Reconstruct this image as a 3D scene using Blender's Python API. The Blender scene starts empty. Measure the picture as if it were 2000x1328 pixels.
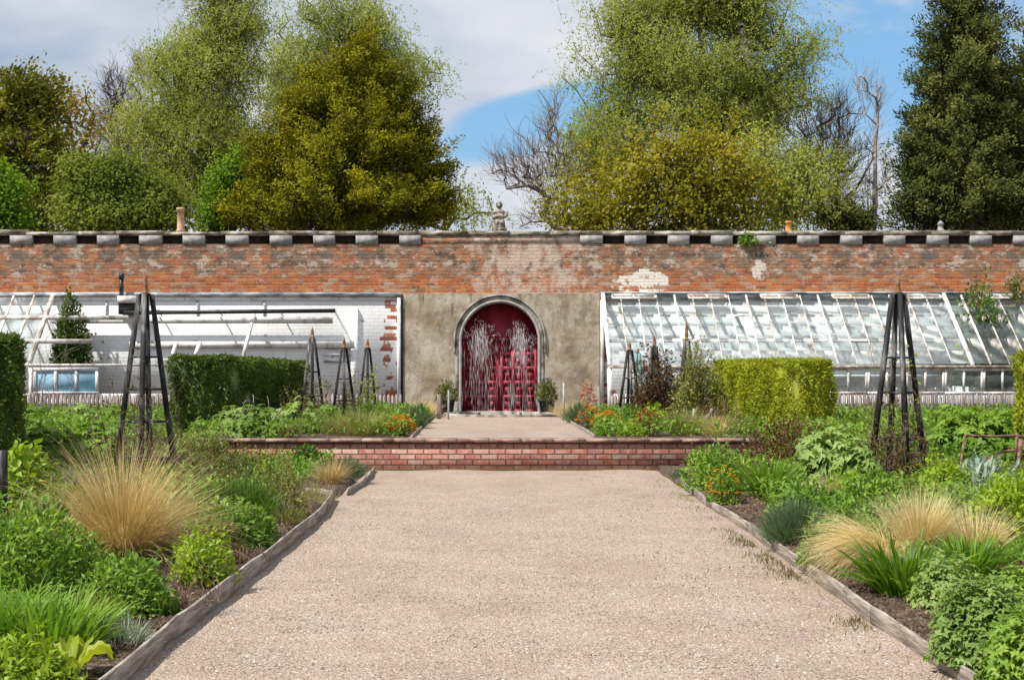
import bpy, bmesh, math, random
import numpy as np
random.seed(7); rng = np.random.default_rng(11)
C = bpy.context.scene.collection
R = math.radians

# ---------------------------------------------------------------- camera, sky, sun, exposure
F = 2778.0; EYE = 1.48; VX = 972.0; VY = 708.0        # focal length and horizon of the 2000 px photograph
cam_d = bpy.data.cameras.new('camera'); cam = bpy.data.objects.new('camera', cam_d); C.objects.link(cam)
cam.location = (0, 0, EYE); cam.rotation_euler = (R(90), 0, 0)
cam_d.sensor_width = 36.0; cam_d.lens = F / 2000 * 36
cam_d.shift_x = (1000 - VX) / 2000; cam_d.shift_y = (VY - 664) / 2000
cam_d.clip_start = 0.1; cam_d.clip_end = 3000
bpy.context.scene.camera = cam

def nd(nt, typ, ins=None, **attrs):
    n = nt.nodes.new(typ)
    for k, v in attrs.items(): setattr(n, k, v)
    for k, v in (ins or {}).items():
        if isinstance(v, bpy.types.NodeSocket): nt.links.new(v, n.inputs[k])
        else: n.inputs[k].default_value = v
    return n
def ma(nt, op, a, b=0.0, c=0.0, clamp=False):
    return nd(nt, 'ShaderNodeMath', {0: a, 1: b, 2: c}, operation=op, use_clamp=clamp).outputs[0]
def mixc(nt, fac, a, b, mode='MIX'):
    n = nd(nt, 'ShaderNodeMix', data_type='RGBA', blend_type=mode)
    for i, v in ((0, fac), (6, a), (7, b)):
        if isinstance(v, bpy.types.NodeSocket): nt.links.new(v, n.inputs[i])
        else: n.inputs[i].default_value = (tuple(v) + (1,))[:4] if i else v
    return n.outputs[2]
def smooth(nt, v, lo, hi, a=0.0, b=1.0):
    return nd(nt, 'ShaderNodeMapRange', {0: v, 1: lo, 2: hi, 3: a, 4: b}, interpolation_type='SMOOTHSTEP').outputs[0]
def ramp(nt, fac, stops, interp='LINEAR'):
    n = nd(nt, 'ShaderNodeValToRGB', {0: fac}); cr = n.color_ramp; cr.interpolation = interp
    while len(cr.elements) < len(stops): cr.elements.new(0.5)
    for e, (p, c) in zip(cr.elements, stops): e.position = p; e.color = (tuple(c) + (1,))[:4]
    return n.outputs[0]

SUN_AZ, SUN_EL = 56.0, 56.0     # light comes from the left, a little from behind the camera
tx, ty, tz = math.sin(R(SUN_AZ))*math.cos(R(SUN_EL)), math.cos(R(SUN_AZ))*math.cos(R(SUN_EL)), -math.sin(R(SUN_EL))
sd = bpy.data.lights.new('sun', 'SUN'); sd.energy = 4.9; sd.angle = R(0.55); sd.color = (1.0, 0.945, 0.86)
sun = bpy.data.objects.new('sun', sd); C.objects.link(sun)
from mathutils import Vector
sun.rotation_euler = Vector((tx, ty, tz)).to_track_quat('-Z', 'Y').to_euler()
sun.location = (-20, -15, 40)

w = bpy.data.worlds.new('World'); bpy.context.scene.world = w; w.use_nodes = True
nt = w.node_tree; nt.nodes.clear()
sky = nd(nt, 'ShaderNodeTexSky', sky_type='NISHITA', sun_disc=False, sun_elevation=R(SUN_EL),
         sun_rotation=math.atan2(-tx, -ty), air_density=1.0, dust_density=0.6, ozone_density=2.0)
gen = nd(nt, 'ShaderNodeTexCoord').outputs['Generated']
sx = nd(nt, 'ShaderNodeSeparateXYZ', {0: gen})
yy = ma(nt, 'MAXIMUM', ma(nt, 'ABSOLUTE', sx.outputs[1]), 0.12)
u = ma(nt, 'DIVIDE', sx.outputs[0], yy); v = ma(nt, 'DIVIDE', sx.outputs[2], yy)
uv = nd(nt, 'ShaderNodeCombineXYZ', {0: u, 1: ma(nt, 'MULTIPLY', v, 2.1), 2: 0.0}).outputs[0]
n1 = nd(nt, 'ShaderNodeTexNoise', {'Vector': uv, 'Scale': 6.0, 'Detail': 7.0, 'Roughness': 0.52, 'Distortion': 0.3}).outputs[0]
n2 = nd(nt, 'ShaderNodeTexNoise', {'Vector': uv, 'Scale': 3.1, 'Detail': 5.0, 'Roughness': 0.55}).outputs[0]
n3 = nd(nt, 'ShaderNodeTexNoise', {'Vector': uv, 'Scale': 9.0, 'Detail': 8.0, 'Roughness': 0.6}).outputs[0]
def hole(cu, cv, ru, rv, tilt):
    du = ma(nt, 'SUBTRACT', u, cu); dv = ma(nt, 'SUBTRACT', v, cv)
    ca, sa = math.cos(tilt), math.sin(tilt)
    a = ma(nt, 'DIVIDE', ma(nt, 'ADD', ma(nt, 'MULTIPLY', du, ca), ma(nt, 'MULTIPLY', dv, sa)), ru)
    b = ma(nt, 'DIVIDE', ma(nt, 'SUBTRACT', ma(nt, 'MULTIPLY', dv, ca), ma(nt, 'MULTIPLY', du, sa)), rv)
    d = ma(nt, 'ADD', ma(nt, 'MULTIPLY', a, a), ma(nt, 'MULTIPLY', b, b))
    d = ma(nt, 'ADD', d, ma(nt, 'MULTIPLY', ma(nt, 'SUBTRACT', n1, 0.5), 2.6))
    return smooth(nt, d, 0.55, 1.45, 1.0, 0.0)
h1 = hole(0.022, 0.168, 0.075, 0.022, 0.28)
h2 = hole(0.285, 0.235, 0.13, 0.085, 0.1)
h3 = hole(-0.16, 0.30, 0.05, 0.012, 0.1)
holes = ma(nt, 'MAXIMUM', ma(nt, 'MAXIMUM', h1, h2), h3)
wisps = smooth(nt, n3, 0.50, 0.72)
cover = ma(nt, 'SUBTRACT', 1.0, ma(nt, 'MULTIPLY', holes, ma(nt, 'SUBTRACT', 1.0, ma(nt, 'MULTIPLY', wisps, 0.75))), clamp=True)
CL = 8.0
cloud = ramp(nt, ma(nt, 'ADD', ma(nt, 'MULTIPLY', n2, 0.6), ma(nt, 'MULTIPLY', n1, 0.4)),
             [(0.34, (0.42*CL, 0.54*CL, 0.72*CL)), (0.45, (0.62*CL, 0.70*CL, 0.82*CL)), (0.56, (0.84*CL, 0.87*CL, 0.94*CL)), (0.68, (1.0*CL, 1.0*CL, 1.02*CL))])
blue = mixc(nt, 0.55, sky.outputs[0], (2.4, 5.6, 9.2))
skyc = mixc(nt, cover, blue, cloud)
bg = nd(nt, 'ShaderNodeBackground', {0: skyc, 1: 0.088})
nt.links.new(bg.outputs[0], nd(nt, 'ShaderNodeOutputWorld').inputs[0])
vs = bpy.context.scene.view_settings
vs.view_transform = 'Standard'; vs.look = 'None'; vs.gamma = 1.0; vs.exposure = 0.32
try: vs.use_curve_mapping = False
except Exception: pass
bpy.context.scene.cycles.max_bounces = 8
bpy.context.scene.cycles.transparent_max_bounces = 24

# ---------------------------------------------------------------- helpers
def tag(o, label=None, cat=None, group=None, kind=None):
    if label: o['label'] = label
    if cat: o['category'] = cat
    if group: o['group'] = group
    if kind: o['kind'] = kind
    return o
def empty(name, loc=(0, 0, 0), label=None, cat=None, group=None):
    o = bpy.data.objects.new(name, None); C.objects.link(o); o.location = loc; o.empty_display_size = 0.2
    return tag(o, label, cat, group)
def gx(px, y): return (px - VX) * y / F
def gz(py, y): return EYE - (py - VY) * y / F
def sst(a, b, t):
    t = min(1.0, max(0.0, (t - a) / (b - a))); return t * t * (3 - 2 * t)
WX0, WX1, WY = -4.05, 3.55, 19.56          # retaining wall
def terr(x, y):
    if y > 19.66 and (WX0 <= x <= WX1): return 0.42
    base = 0.06
    k = max(sst(WX0 + 0.1, WX0 - 1.2, x), sst(WX1 - 0.1, WX1 + 1.2, x))
    up = sst(15.0, 20.2, y)
    z = base + 0.36 * up * k
    if y > 19.66: z = max(z, 0.42 if (WX0 - .3 < x < WX1 + .3) else z)
    return z
def soil_bump(x, y): return (math.sin(x*3.1 + y*1.7) + math.sin(x*1.3 - y*2.9)) * 0.012
def spot(px, py):
    z = 0.06
    for _ in range(12):
        y = (EYE - z) * F / (py - VY); z = terr(gx(px, y), y)
    return gx(px, y), y, z

def nrm(a): return a / np.maximum(np.linalg.norm(a, axis=-1, keepdims=True), 1e-9)
def runit(n): return nrm(rng.normal(size=(n, 3)))
class MB:
    def __init__(s): s.v = []; s.f = []; s.r = []; s.n = 0; s.mi = []
    def add(s, v, f, r=None, mi=0):
        v = np.asarray(v, float).reshape(-1, 3)
        f = [np.asarray(f, np.int64)] if not isinstance(f, list) or (len(f) and not hasattr(f[0], '__len__')) else f
        s.v.append(v)
        s.r.append(np.full(len(v), rng.random()) if r is None else np.asarray(r, float))
        if isinstance(f, list) and len(f) and not isinstance(f[0], np.ndarray):
            by = {}
            for q in f: by.setdefault(len(q), []).append(q)
            f = [np.asarray(q, np.int64) for q in by.values()]
        for q in f:
            s.f.append(q + s.n); s.mi.append(np.full(len(q), mi, np.int32))
        s.n += len(v); return s
    def build(s, name, mats, parent=None, smooth=False, origin=None):
        me = bpy.data.meshes.new(name)
        V = np.concatenate(s.v) if s.v else np.zeros((0, 3))
        if origin is not None: V = V - np.asarray(origin)
        me.vertices.add(len(V)); me.vertices.foreach_set('co', V.astype(np.float32).ravel())
        tot = sum(q.size for q in s.f); npoly = sum(len(q) for q in s.f)
        me.loops.add(tot); me.polygons.add(npoly)
        me.loops.foreach_set('vertex_index', np.concatenate([q.ravel() for q in s.f]).astype(np.int32))
        sizes = np.concatenate([np.full(len(q), q.shape[1]) for q in s.f])
        me.polygons.foreach_set('loop_start', np.concatenate([[0], np.cumsum(sizes)[:-1]]).astype(np.int32))
        me.polygons.foreach_set('material_index', np.concatenate(s.mi))
        if smooth: me.polygons.foreach_set('use_smooth', np.ones(npoly, bool))
        a = me.attributes.new('rnd', 'FLOAT', 'POINT'); a.data.foreach_set('value', np.concatenate(s.r).astype(np.float32))
        me.update(calc_edges=True); me.validate()
        for m in (mats if isinstance(mats, (list, tuple)) else [mats]): me.materials.append(m)
        o = bpy.data.objects.new(name, me); C.objects.link(o)
        if origin is not None: o.location = origin
        if parent is not None: o.parent = parent
        return o
    # -- solid shapes
    def box(s, x0, x1, y0, y1, z0, z1, mi=0):
        v = [(x, y, z) for x in (x0, x1) for y in (y0, y1) for z in (z0, z1)]
        return s.add(v, [(0, 1, 3, 2), (4, 6, 7, 5), (0, 4, 5, 1), (2, 3, 7, 6), (0, 2, 6, 4), (1, 5, 7, 3)], mi=mi)
    def beam(s, p0, p1, wd, ht, up=(0, 0, 1), w2=None, h2=None, mi=0):
        p0, p1 = np.array(p0, float), np.array(p1, float); d = nrm(p1 - p0); up = np.array(up, float)
        if abs(d @ up) > 0.98: up = np.array((0, 1.0, 0))
        a = nrm(np.cross(d, up)); b = np.cross(a, d); w2 = w2 or wd; h2 = h2 or ht
        v = [p0 + a*i*wd/2 + b*j*ht/2 for i, j in ((-1, -1), (1, -1), (1, 1), (-1, 1))] + \
            [p1 + a*i*w2/2 + b*j*h2/2 for i, j in ((-1, -1), (1, -1), (1, 1), (-1, 1))]
        return s.add(v, [(3, 2, 1, 0), (4, 5, 6, 7), (0, 1, 5, 4), (1, 2, 6, 5), (2, 3, 7, 6), (3, 0, 4, 7)], mi=mi)
    def segs(s, P0, P1, R0, R1, k=5, r=None, mi=0):
        P0, P1 = np.asarray(P0, float), np.asarray(P1, float); n = len(P0)
        if n == 0: return s
        R0, R1 = np.broadcast_to(R0, n), np.broadcast_to(R1, n)
        d = nrm(P1 - P0); ref = np.where(np.abs(d[:, 2:3]) > 0.9, [[1.0, 0, 0]], [[0, 0, 1.0]])
        a = nrm(np.cross(d, ref)); b = np.cross(d, a)
        t = np.arange(k) * 2 * math.pi / k
        ring = a[:, None] * np.cos(t)[None, :, None] + b[:, None] * np.sin(t)[None, :, None]
        V = np.concatenate([P0[:, None] + ring * R0[:, None, None], P1[:, None] + ring * R1[:, None, None]], 1)
        i = np.arange(k); j = (i + 1) % k
        q = np.stack([i, j, j + k, i + k], 1)
        Fc = (q[None] + (np.arange(n) * 2 * k)[:, None, None]).reshape(-1, 4)
        rr = rng.random(n) if r is None else np.broadcast_to(r, n)
        return s.add(V.reshape(-1, 3), Fc, np.repeat(rr, 2 * k), mi)
    def tube(s, pts, rad, k=8, mi=0, cap=True):
        pts = np.asarray(pts, float); n = len(pts); rad = np.broadcast_to(rad, n)
        tang = nrm(np.gradient(pts, axis=0)); ref = np.array((0, 0, 1.0)) if abs(tang[0][2]) < 0.9 else np.array((1.0, 0, 0))
        a = nrm(np.cross(tang, ref)); b = np.cross(tang, a); t = np.arange(k) * 2 * math.pi / k
        V = pts[:, None] + (a[:, None] * np.cos(t)[None, :, None] + b[:, None] * np.sin(t)[None, :, None]) * rad[:, None, None]
        f = [(r_*k + i, r_*k + (i+1) % k, (r_+1)*k + (i+1) % k, (r_+1)*k + i) for r_ in range(n-1) for i in range(k)]
        if cap: f += [tuple(range(k))[::-1], tuple((n-1)*k + i for i in range(k))]
        return s.add(V.reshape(-1, 3), f, mi=mi)
    def lathe(s, prof, c, k=20, mi=0):
        c = np.array(c, float); t = np.arange(k) * 2 * math.pi / k
        V = np.array([[(r_*math.cos(q), r_*math.sin(q), z) for q in t] for r_, z in prof]).reshape(-1, 3) + c
        n = len(prof)
        f = [(r_*k + i, r_*k + (i+1) % k, (r_+1)*k + (i+1) % k, (r_+1)*k + i) for r_ in range(n-1) for i in range(k)]
        f += [tuple(range(k))[::-1], tuple((n-1)*k + i for i in range(k))]
        return s.add(V, f, mi=mi)
    def ell(s, c, rad, k=12, mi=0, rot=0.0):
        th = np.linspace(0, math.pi, k); ph = np.arange(k) * 2 * math.pi / k
        V = np.array([(math.sin(a)*math.cos(b)*rad[0], math.sin(a)*math.sin(b)*rad[1], math.cos(a)*rad[2]) for a in th for b in ph])
        if rot: cr, sr = math.cos(rot), math.sin(rot); V = np.stack([V[:, 0]*cr - V[:, 2]*sr, V[:, 1], V[:, 0]*sr + V[:, 2]*cr], 1)
        f = np.array([(i*k + j, i*k + (j+1) % k, (i+1)*k + (j+1) % k, (i+1)*k + j) for i in range(k-1) for j in range(k)])
        return s.add(V + np.array(c), f, mi=mi)
    def prism(s, poly, y0, y1, mi=0):
        n = len(poly); v = [(x, y0, z) for x, z in poly] + [(x, y1, z) for x, z in poly]
        f = [tuple(range(n)), tuple(range(2*n - 1, n - 1, -1))] + [(i, i + n, (i+1) % n + n, (i+1) % n) for i in range(n)]
        return s.add(v, f, mi=mi)
    # -- vegetation
    def leaf5(s, P, D, N, L, W, fold=0.22, droop=0.15, r=None, mi=0):
        n = len(P); D = nrm(D); S = nrm(np.cross(D, N)); N2 = np.cross(S, D)
        L = np.broadcast_to(L, n)[:, None]; W = np.broadcast_to(W, n)[:, None]
        mid = P + D*L*0.48; tip = P + D*L - N2*L*droop
        V = np.stack([P, mid + S*W/2 + N2*W*fold, mid, mid - S*W/2 + N2*W*fold, tip], 1)
        b = (np.arange(n) * 5)[:, None]
        f = np.concatenate([b + [[0, 2, 4, 1]], b + [[0, 3, 4, 2]]])
        r = rng.random(n) if r is None else r
        return s.add(V.reshape(-1, 3), f, np.repeat(r, 5), mi)
    def leaf4(s, P, D, N, L, W, r=None, mi=0):
        n = len(P); D = nrm(D); S = nrm(np.cross(D, N)); L = np.broadcast_to(L, n)[:, None]; W = np.broadcast_to(W, n)[:, None]
        V = np.stack([P, P + D*L*0.5 + S*W/2, P + D*L, P + D*L*0.5 - S*W/2], 1)
        r = rng.random(n) if r is None else r
        return s.add(V.reshape(-1, 3), (np.arange(n) * 4)[:, None] + [[0, 1, 2, 3]], np.repeat(r, 4), mi)
    def blades(s, P, az, th0, th1, L, W, k=6, pw=1.0, r=None, mi=0, flat=0.35):
        n = len(P); L = np.broadcast_to(L, n); W = np.broadcast_to(W, n); th0 = np.broadcast_to(th0, n); th1 = np.broadcast_to(th1, n)
        pts = [P]; p = P
        for i in range(k):
            t = (i + 0.5) / k; th = th0 + (th1 - th0) * t**pw
            d = np.stack([np.sin(th)*np.cos(az), np.sin(th)*np.sin(az), np.cos(th)], 1)
            p = p + d * (L / k)[:, None]; pts.append(p)
        tw = az + math.pi/2 + rng.normal(0, 0.5, n)
        S = np.stack([np.cos(tw), np.sin(tw), rng.normal(0, flat, n)], 1)
        V = []
        for i, q in enumerate(pts):
            t = i / k; wd = (W * min(1.0, 0.55 + 1.6*t) * max(0.04, 1 - t**2.2))[:, None] / 2
            V += [q + S*wd, q - S*wd]
        V = np.stack(V, 1); m = 2 * (k + 1)
        q = np.array([[2*i, 2*i + 1, 2*i + 3, 2*i + 2] for i in range(k)])
        f = ((np.arange(n) * m)[:, None, None] + q[None]).reshape(-1, 4)
        r = rng.random(n) if r is None else r
        return s.add(V.reshape(-1, 3), f, np.repeat(r, m), mi)

# ---------------------------------------------------------------- materials
def mat(name):
    m = bpy.data.materials.new(name); m.use_nodes = True; nt = m.node_tree; nt.nodes.clear()
    out = nd(nt, 'ShaderNodeOutputMaterial'); return m, nt, out
def objco(nt): return nd(nt, 'ShaderNodeTexCoord').outputs['Object']
def geopos(nt): return nd(nt, 'ShaderNodeNewGeometry').outputs['Position']
def noise(nt, vec, scale, detail=5.0, rough=0.55, dist=0.0):
    return nd(nt, 'ShaderNodeTexNoise', {'Vector': vec, 'Scale': scale, 'Detail': detail, 'Roughness': rough, 'Distortion': dist}).outputs[0]
def stretch(nt, vec, s):
    return nd(nt, 'ShaderNodeVectorMath', {0: vec, 1: s}, operation='MULTIPLY').outputs[0]
def leaf_mat(name, cols, trans=0.35, rough=0.5, spec=0.3, nscale=1.3, namp=0.5):
    m, nt, out = mat(name)
    a = nd(nt, 'ShaderNodeAttribute', attribute_name='rnd').outputs['Fac']
    k = len(cols); n = noise(nt, geopos(nt), nscale, 3.0)
    f = ma(nt, 'ADD', ma(nt, 'MULTIPLY', a, 1 - namp), ma(nt, 'MULTIPLY', smooth(nt, n, 0.3, 0.7), namp))
    c = ramp(nt, f, [((i + 0.5) / k, q) for i, q in enumerate(cols)])
    p = nd(nt, 'ShaderNodeBsdfPrincipled', {'Base Color': c, 'Roughness': rough, 'Specular IOR Level': spec})
    t = nd(nt, 'ShaderNodeBsdfTranslucent', {0: mixc(nt, 1.0, c, (1.25, 1.2, 0.6), 'MULTIPLY')})
    mx = nd(nt, 'ShaderNodeMixShader', {0: trans, 1: p.outputs[0], 2: t.outputs[0]})
    nt.links.new(mx.outputs[0], out.inputs[0]); return m
def plain(name, cols, scale=8.0, rough=0.7, bump=0.3, sv=(1, 1, 1), spec=0.3, bscale=None, metal=0.0, lo=0.3, hi=0.7):
    m, nt, out = mat(name); o = stretch(nt, geopos(nt), sv)
    n = noise(nt, o, scale, 7.0, 0.6); k = len(cols)
    f = smooth(nt, n, lo, hi)
    c = ramp(nt, f, [((i + 0.5) / k, q) for i, q in enumerate(cols)])
    p = nd(nt, 'ShaderNodeBsdfPrincipled', {'Base Color': c, 'Roughness': rough, 'Specular IOR Level': spec, 'Metallic': metal})
    if bump:
        b = nd(nt, 'ShaderNodeBump', {'Strength': bump, 'Distance': 0.02, 'Height': noise(nt, o, bscale or scale * 3, 6.0)})
        nt.links.new(b.outputs[0], p.inputs['Normal'])
    nt.links.new(p.outputs[0], out.inputs[0]); return m

def brick_nodes(nt, pos, bl, bh, mort, cols, wob=0.012):
    """per-brick random colour and joint mask, on the x-z plane"""
    wv = nd(nt, 'ShaderNodeTexNoise', {'Vector': pos, 'Scale': 6.0, 'Detail': 2.0}).outputs[1]
    pos = nd(nt, 'ShaderNodeVectorMath', {0: pos, 1: nd(nt, 'ShaderNodeVectorMath', {0: wv, 1: (wob, 0, wob)}, operation='MULTIPLY').outputs[0]}, operation='ADD').outputs[0]
    sp = nd(nt, 'ShaderNodeSeparateXYZ', {0: pos})
    rz = ma(nt, 'DIVIDE', sp.outputs[2], bh); row = ma(nt, 'FLOOR', rz); fz = ma(nt, 'FRACT', rz)
    rx = ma(nt, 'ADD', ma(nt, 'DIVIDE', sp.outputs[0], bl), ma(nt, 'MULTIPLY', ma(nt, 'FLOORED_MODULO', row, 2.0), 0.5))
    col = ma(nt, 'FLOOR', rx); fx = ma(nt, 'FRACT', rx)
    wn = nd(nt, 'ShaderNodeTexWhiteNoise', {'Vector': nd(nt, 'ShaderNodeCombineXYZ', {0: col, 1: row, 2: 3.0}).outputs[0]}, noise_dimensions='3D').outputs[0]
    dx = ma(nt, 'MULTIPLY', ma(nt, 'MINIMUM', fx, ma(nt, 'SUBTRACT', 1.0, fx)), bl)
    dz = ma(nt, 'MULTIPLY', ma(nt, 'MINIMUM', fz, ma(nt, 'SUBTRACT', 1.0, fz)), bh)
    d = ma(nt, 'MINIMUM', dx, dz)
    mask = smooth(nt, d, mort * 0.35, mort * 0.75, 0.0, 1.0)
    k = len(cols)
    return ramp(nt, wn, [(i / k, q) for i, q in enumerate(cols)], 'CONSTANT'), mask, wn, sp

def brick_wall_mat():
    m, nt, out = mat('old_brick'); pos = geopos(nt)
    c, mask, wn, sp = brick_nodes(nt, pos, 0.215, 0.071, 0.014, [(0.46, 0.105, 0.03), (0.30, 0.075, 0.035), (0.54, 0.17, 0.05), (0.20, 0.085, 0.05), (0.50, 0.125, 0.03), (0.42, 0.21, 0.12), (0.36, 0.08, 0.03), (0.58, 0.26, 0.10), (0.50, 0.14, 0.04), (0.44, 0.34, 0.25)], 0.05)
    z = sp.outputs[2]; x = sp.outputs[0]
    c = mixc(nt, 0.12, c, (0.47, 0.14, 0.045))
    ff = noise(nt, pos, 22.0, 6, 0.7); c = mixc(nt, smooth(nt, ff, 0.50, 0.66, 0.0, 0.7), c, (0.55, 0.26, 0.13)); c = mixc(nt, smooth(nt, ff, 0.34, 0.46, 0.75, 0.0), c, (0.19, 0.075, 0.045))
    c = mixc(nt, ma(nt, 'MULTIPLY', smooth(nt, noise(nt, pos, 5.0, 5), 0.42, 0.62), 0.45), c, (0.46, 0.17, 0.06))
    c = mixc(nt, ma(nt, 'MULTIPLY', ma(nt, 'SUBTRACT', 1.0, mask), 0.55), c, (0.42, 0.30, 0.21))
    nf = noise(nt, stretch(nt, pos, (1, 1, 2.0)), 7.0, 8, 0.75)
    c = mixc(nt, smooth(nt, nf, 0.56, 0.70, 0.0, 0.75), c, (0.60, 0.46, 0.36))
    c = mixc(nt, smooth(nt, noise(nt, stretch(nt, pos, (1, 1, 1.8)), 5.3, 8, 0.75), 0.55, 0.70, 0.0, 0.80), c, (0.13, 0.085, 0.06))
    # grey weathering, heavier towards the top of the old wall
    up = smooth(nt, ma(nt, 'ADD', z, ma(nt, 'MULTIPLY', ma(nt, 'SUBTRACT', noise(nt, pos, 1.4, 5), 0.5), 0.5)), 3.22, 3.50)
    ng = noise(nt, stretch(nt, pos, (1.0, 1, 1.6)), 2.3, 9, 0.72)
    ag = mixc(nt, smooth(nt, nf, 0.38, 0.62), (0.13, 0.092, 0.068), (0.36, 0.25, 0.17))
    c = mixc(nt, ma(nt, 'MULTIPLY', smooth(nt, ng, 0.44, 0.54), ma(nt, 'ADD', ma(nt, 'MULTIPLY', up, 0.82), 0.06)), c, ag)
    c = mixc(nt, ma(nt, 'MULTIPLY', up, 0.25), c, (0.30, 0.20, 0.14))
    c = mixc(nt, ma(nt, 'MULTIPLY', smooth(nt, noise(nt, stretch(nt, pos, (0.8, 1, 1.4)), 3.3, 9, 0.75), 0.525, 0.575), ma(nt, 'ADD', ma(nt, 'MULTIPLY', up, 0.55), 0.20)), c, (0.60, 0.50, 0.42))
    c = mixc(nt, ma(nt, 'MULTIPLY', smooth(nt, noise(nt, stretch(nt, pos, (0.9, 1, 1.6)), 2.9, 9, 0.75), 0.525, 0.575), ma(nt, 'ADD', ma(nt, 'MULTIPLY', up, 0.6), 0.15)), c, (0.085, 0.068, 0.055))
    # regular dark soot patches under the flue openings
    fx = ma(nt, 'FRACT', ma(nt, 'DIVIDE', ma(nt, 'ADD', x, 0.46), 0.913))
    so = ma(nt, 'MULTIPLY', smooth(nt, ma(nt, 'ABSOLUTE', ma(nt, 'SUBTRACT', fx, 0.5)), 0.18, 0.24, 1.0, 0.0), ma(nt, 'MULTIPLY', smooth(nt, z, 3.66, 3.70), smooth(nt, z, 3.84, 3.88, 1.0, 0.0)))
    so = ma(nt, 'MULTIPLY', so, smooth(nt, noise(nt, pos, 2.7, 4), 0.36, 0.50)); so = ma(nt, 'MULTIPLY', so, smooth(nt, ma(nt, 'ABSOLUTE', x), 2.1, 2.3))
    c = mixc(nt, ma(nt, 'MULTIPLY', so, 0.75), c, (0.15, 0.128, 0.108))
    # lime bloom: middle stretch and blotches
    mid = smooth(nt, ma(nt, 'ABSOLUTE', ma(nt, 'SUBTRACT', x, 0.75)), 0.3, 2.2, 1.0, 0.0)
    nl = noise(nt, stretch(nt, pos, (1.3, 1, 1.0)), 2.6, 8, 0.7)
    e = ma(nt, 'MULTIPLY', smooth(nt, ma(nt, 'ADD', nl, ma(nt, 'MULTIPLY', mid, 0.17)), 0.56, 0.74), 0.85)
    c = mixc(nt, e, c, (0.62, 0.50, 0.42))
    # one patch of flaking limewash beside the greenhouse end
    px_ = ma(nt, 'DIVIDE', ma(nt, 'SUBTRACT', x, 3.03), 0.50); pz_ = ma(nt, 'DIVIDE', ma(nt, 'SUBTRACT', z, 3.22), 0.22)
    dd = ma(nt, 'ADD', ma(nt, 'ADD', ma(nt, 'MULTIPLY', px_, px_), ma(nt, 'MULTIPLY', pz_, pz_)), ma(nt, 'MULTIPLY', ma(nt, 'SUBTRACT', ma(nt, 'ADD', ma(nt, 'MULTIPLY', noise(nt, pos, 4.0, 7, 0.75), 0.75), ma(nt, 'MULTIPLY', wn, 0.22)), 0.5), 6.5))
    c = mixc(nt, smooth(nt, dd, 0.75, 0.95, 0.95, 0.0), c, (0.80, 0.74, 0.66))
    px_ = ma(nt, 'DIVIDE', ma(nt, 'SUBTRACT', x, 5.55), 0.22); pz_ = ma(nt, 'DIVIDE', ma(nt, 'SUBTRACT', z, 3.45), 0.26)
    dd = ma(nt, 'ADD', ma(nt, 'ADD', ma(nt, 'MULTIPLY', px_, px_), ma(nt, 'MULTIPLY', pz_, pz_)), ma(nt, 'MULTIPLY', ma(nt, 'SUBTRACT', noise(nt, pos, 6.0, 6, 0.7), 0.5), 4.0))
    c = mixc(nt, smooth(nt, dd, 0.3, 0.6, 0.9, 0.0), c, (0.74, 0.66, 0.58))
    p = nd(nt, 'ShaderNodeBsdfPrincipled', {'Base Color': c, 'Roughness': 0.9, 'Specular IOR Level': 0.15})
    h = ma(nt, 'ADD', ma(nt, 'MULTIPLY', mask, 0.6), ma(nt, 'ADD', ma(nt, 'MULTIPLY', wn, 0.35), ma(nt, 'MULTIPLY', noise(nt, pos, 30.0, 5), 0.7)))
    nt.links.new(nd(nt, 'ShaderNodeBump', {'Strength': 0.8, 'Distance': 0.02, 'Height': h}).outputs[0], p.inputs['Normal'])
    nt.links.new(p.outputs[0], out.inputs[0]); return m
def low_brick_mat():
    m, nt, out = mat('new_brick'); pos = geopos(nt)
    c, mask, wn, sp = brick_nodes(nt, pos, 0.225, 0.0745, 0.013, [(0.36, 0.135, 0.105), (0.41, 0.17, 0.13), (0.31, 0.12, 0.10), (0.43, 0.21, 0.165), (0.37, 0.145, 0.115), (0.42, 0.25, 0.205), (0.41, 0.15, 0.10), (0.33, 0.14, 0.12)], 0.006)
    c = mixc(nt, ma(nt, 'MULTIPLY', smooth(nt, noise(nt, pos, 9.0, 6, 0.65), 0.45, 0.70), 0.65), c, (0.55, 0.42, 0.36))
    c = mixc(nt, smooth(nt, noise(nt, pos, 14.0, 6, 0.7), 0.55, 0.70, 0.0, 0.6), c, (0.14, 0.075, 0.06))
    c = mixc(nt, ma(nt, 'SUBTRACT', 1.0, mask), c, (0.13, 0.085, 0.06))
    low = smooth(nt, sp.outputs[2], 0.0, 0.07, 1.0, 0.0)
    c = mixc(nt, ma(nt, 'MULTIPLY', low, 0.6), c, (0.40, 0.33, 0.19))
    p = nd(nt, 'ShaderNodeBsdfPrincipled', {'Base Color': c, 'Roughness': 0.85, 'Specular IOR Level': 0.2})
    h = ma(nt, 'ADD', ma(nt, 'MULTIPLY', mask, 1.0), ma(nt, 'ADD', ma(nt, 'MULTIPLY', wn, 0.5), ma(nt, 'MULTIPLY', noise(nt, pos, 40.0, 5), 0.4)))
    nt.links.new(nd(nt, 'ShaderNodeBump', {'Strength': 0.9, 'Distance': 0.015, 'Height': h}).outputs[0], p.inputs['Normal'])
    nt.links.new(p.outputs[0], out.inputs[0]); return m
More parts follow.
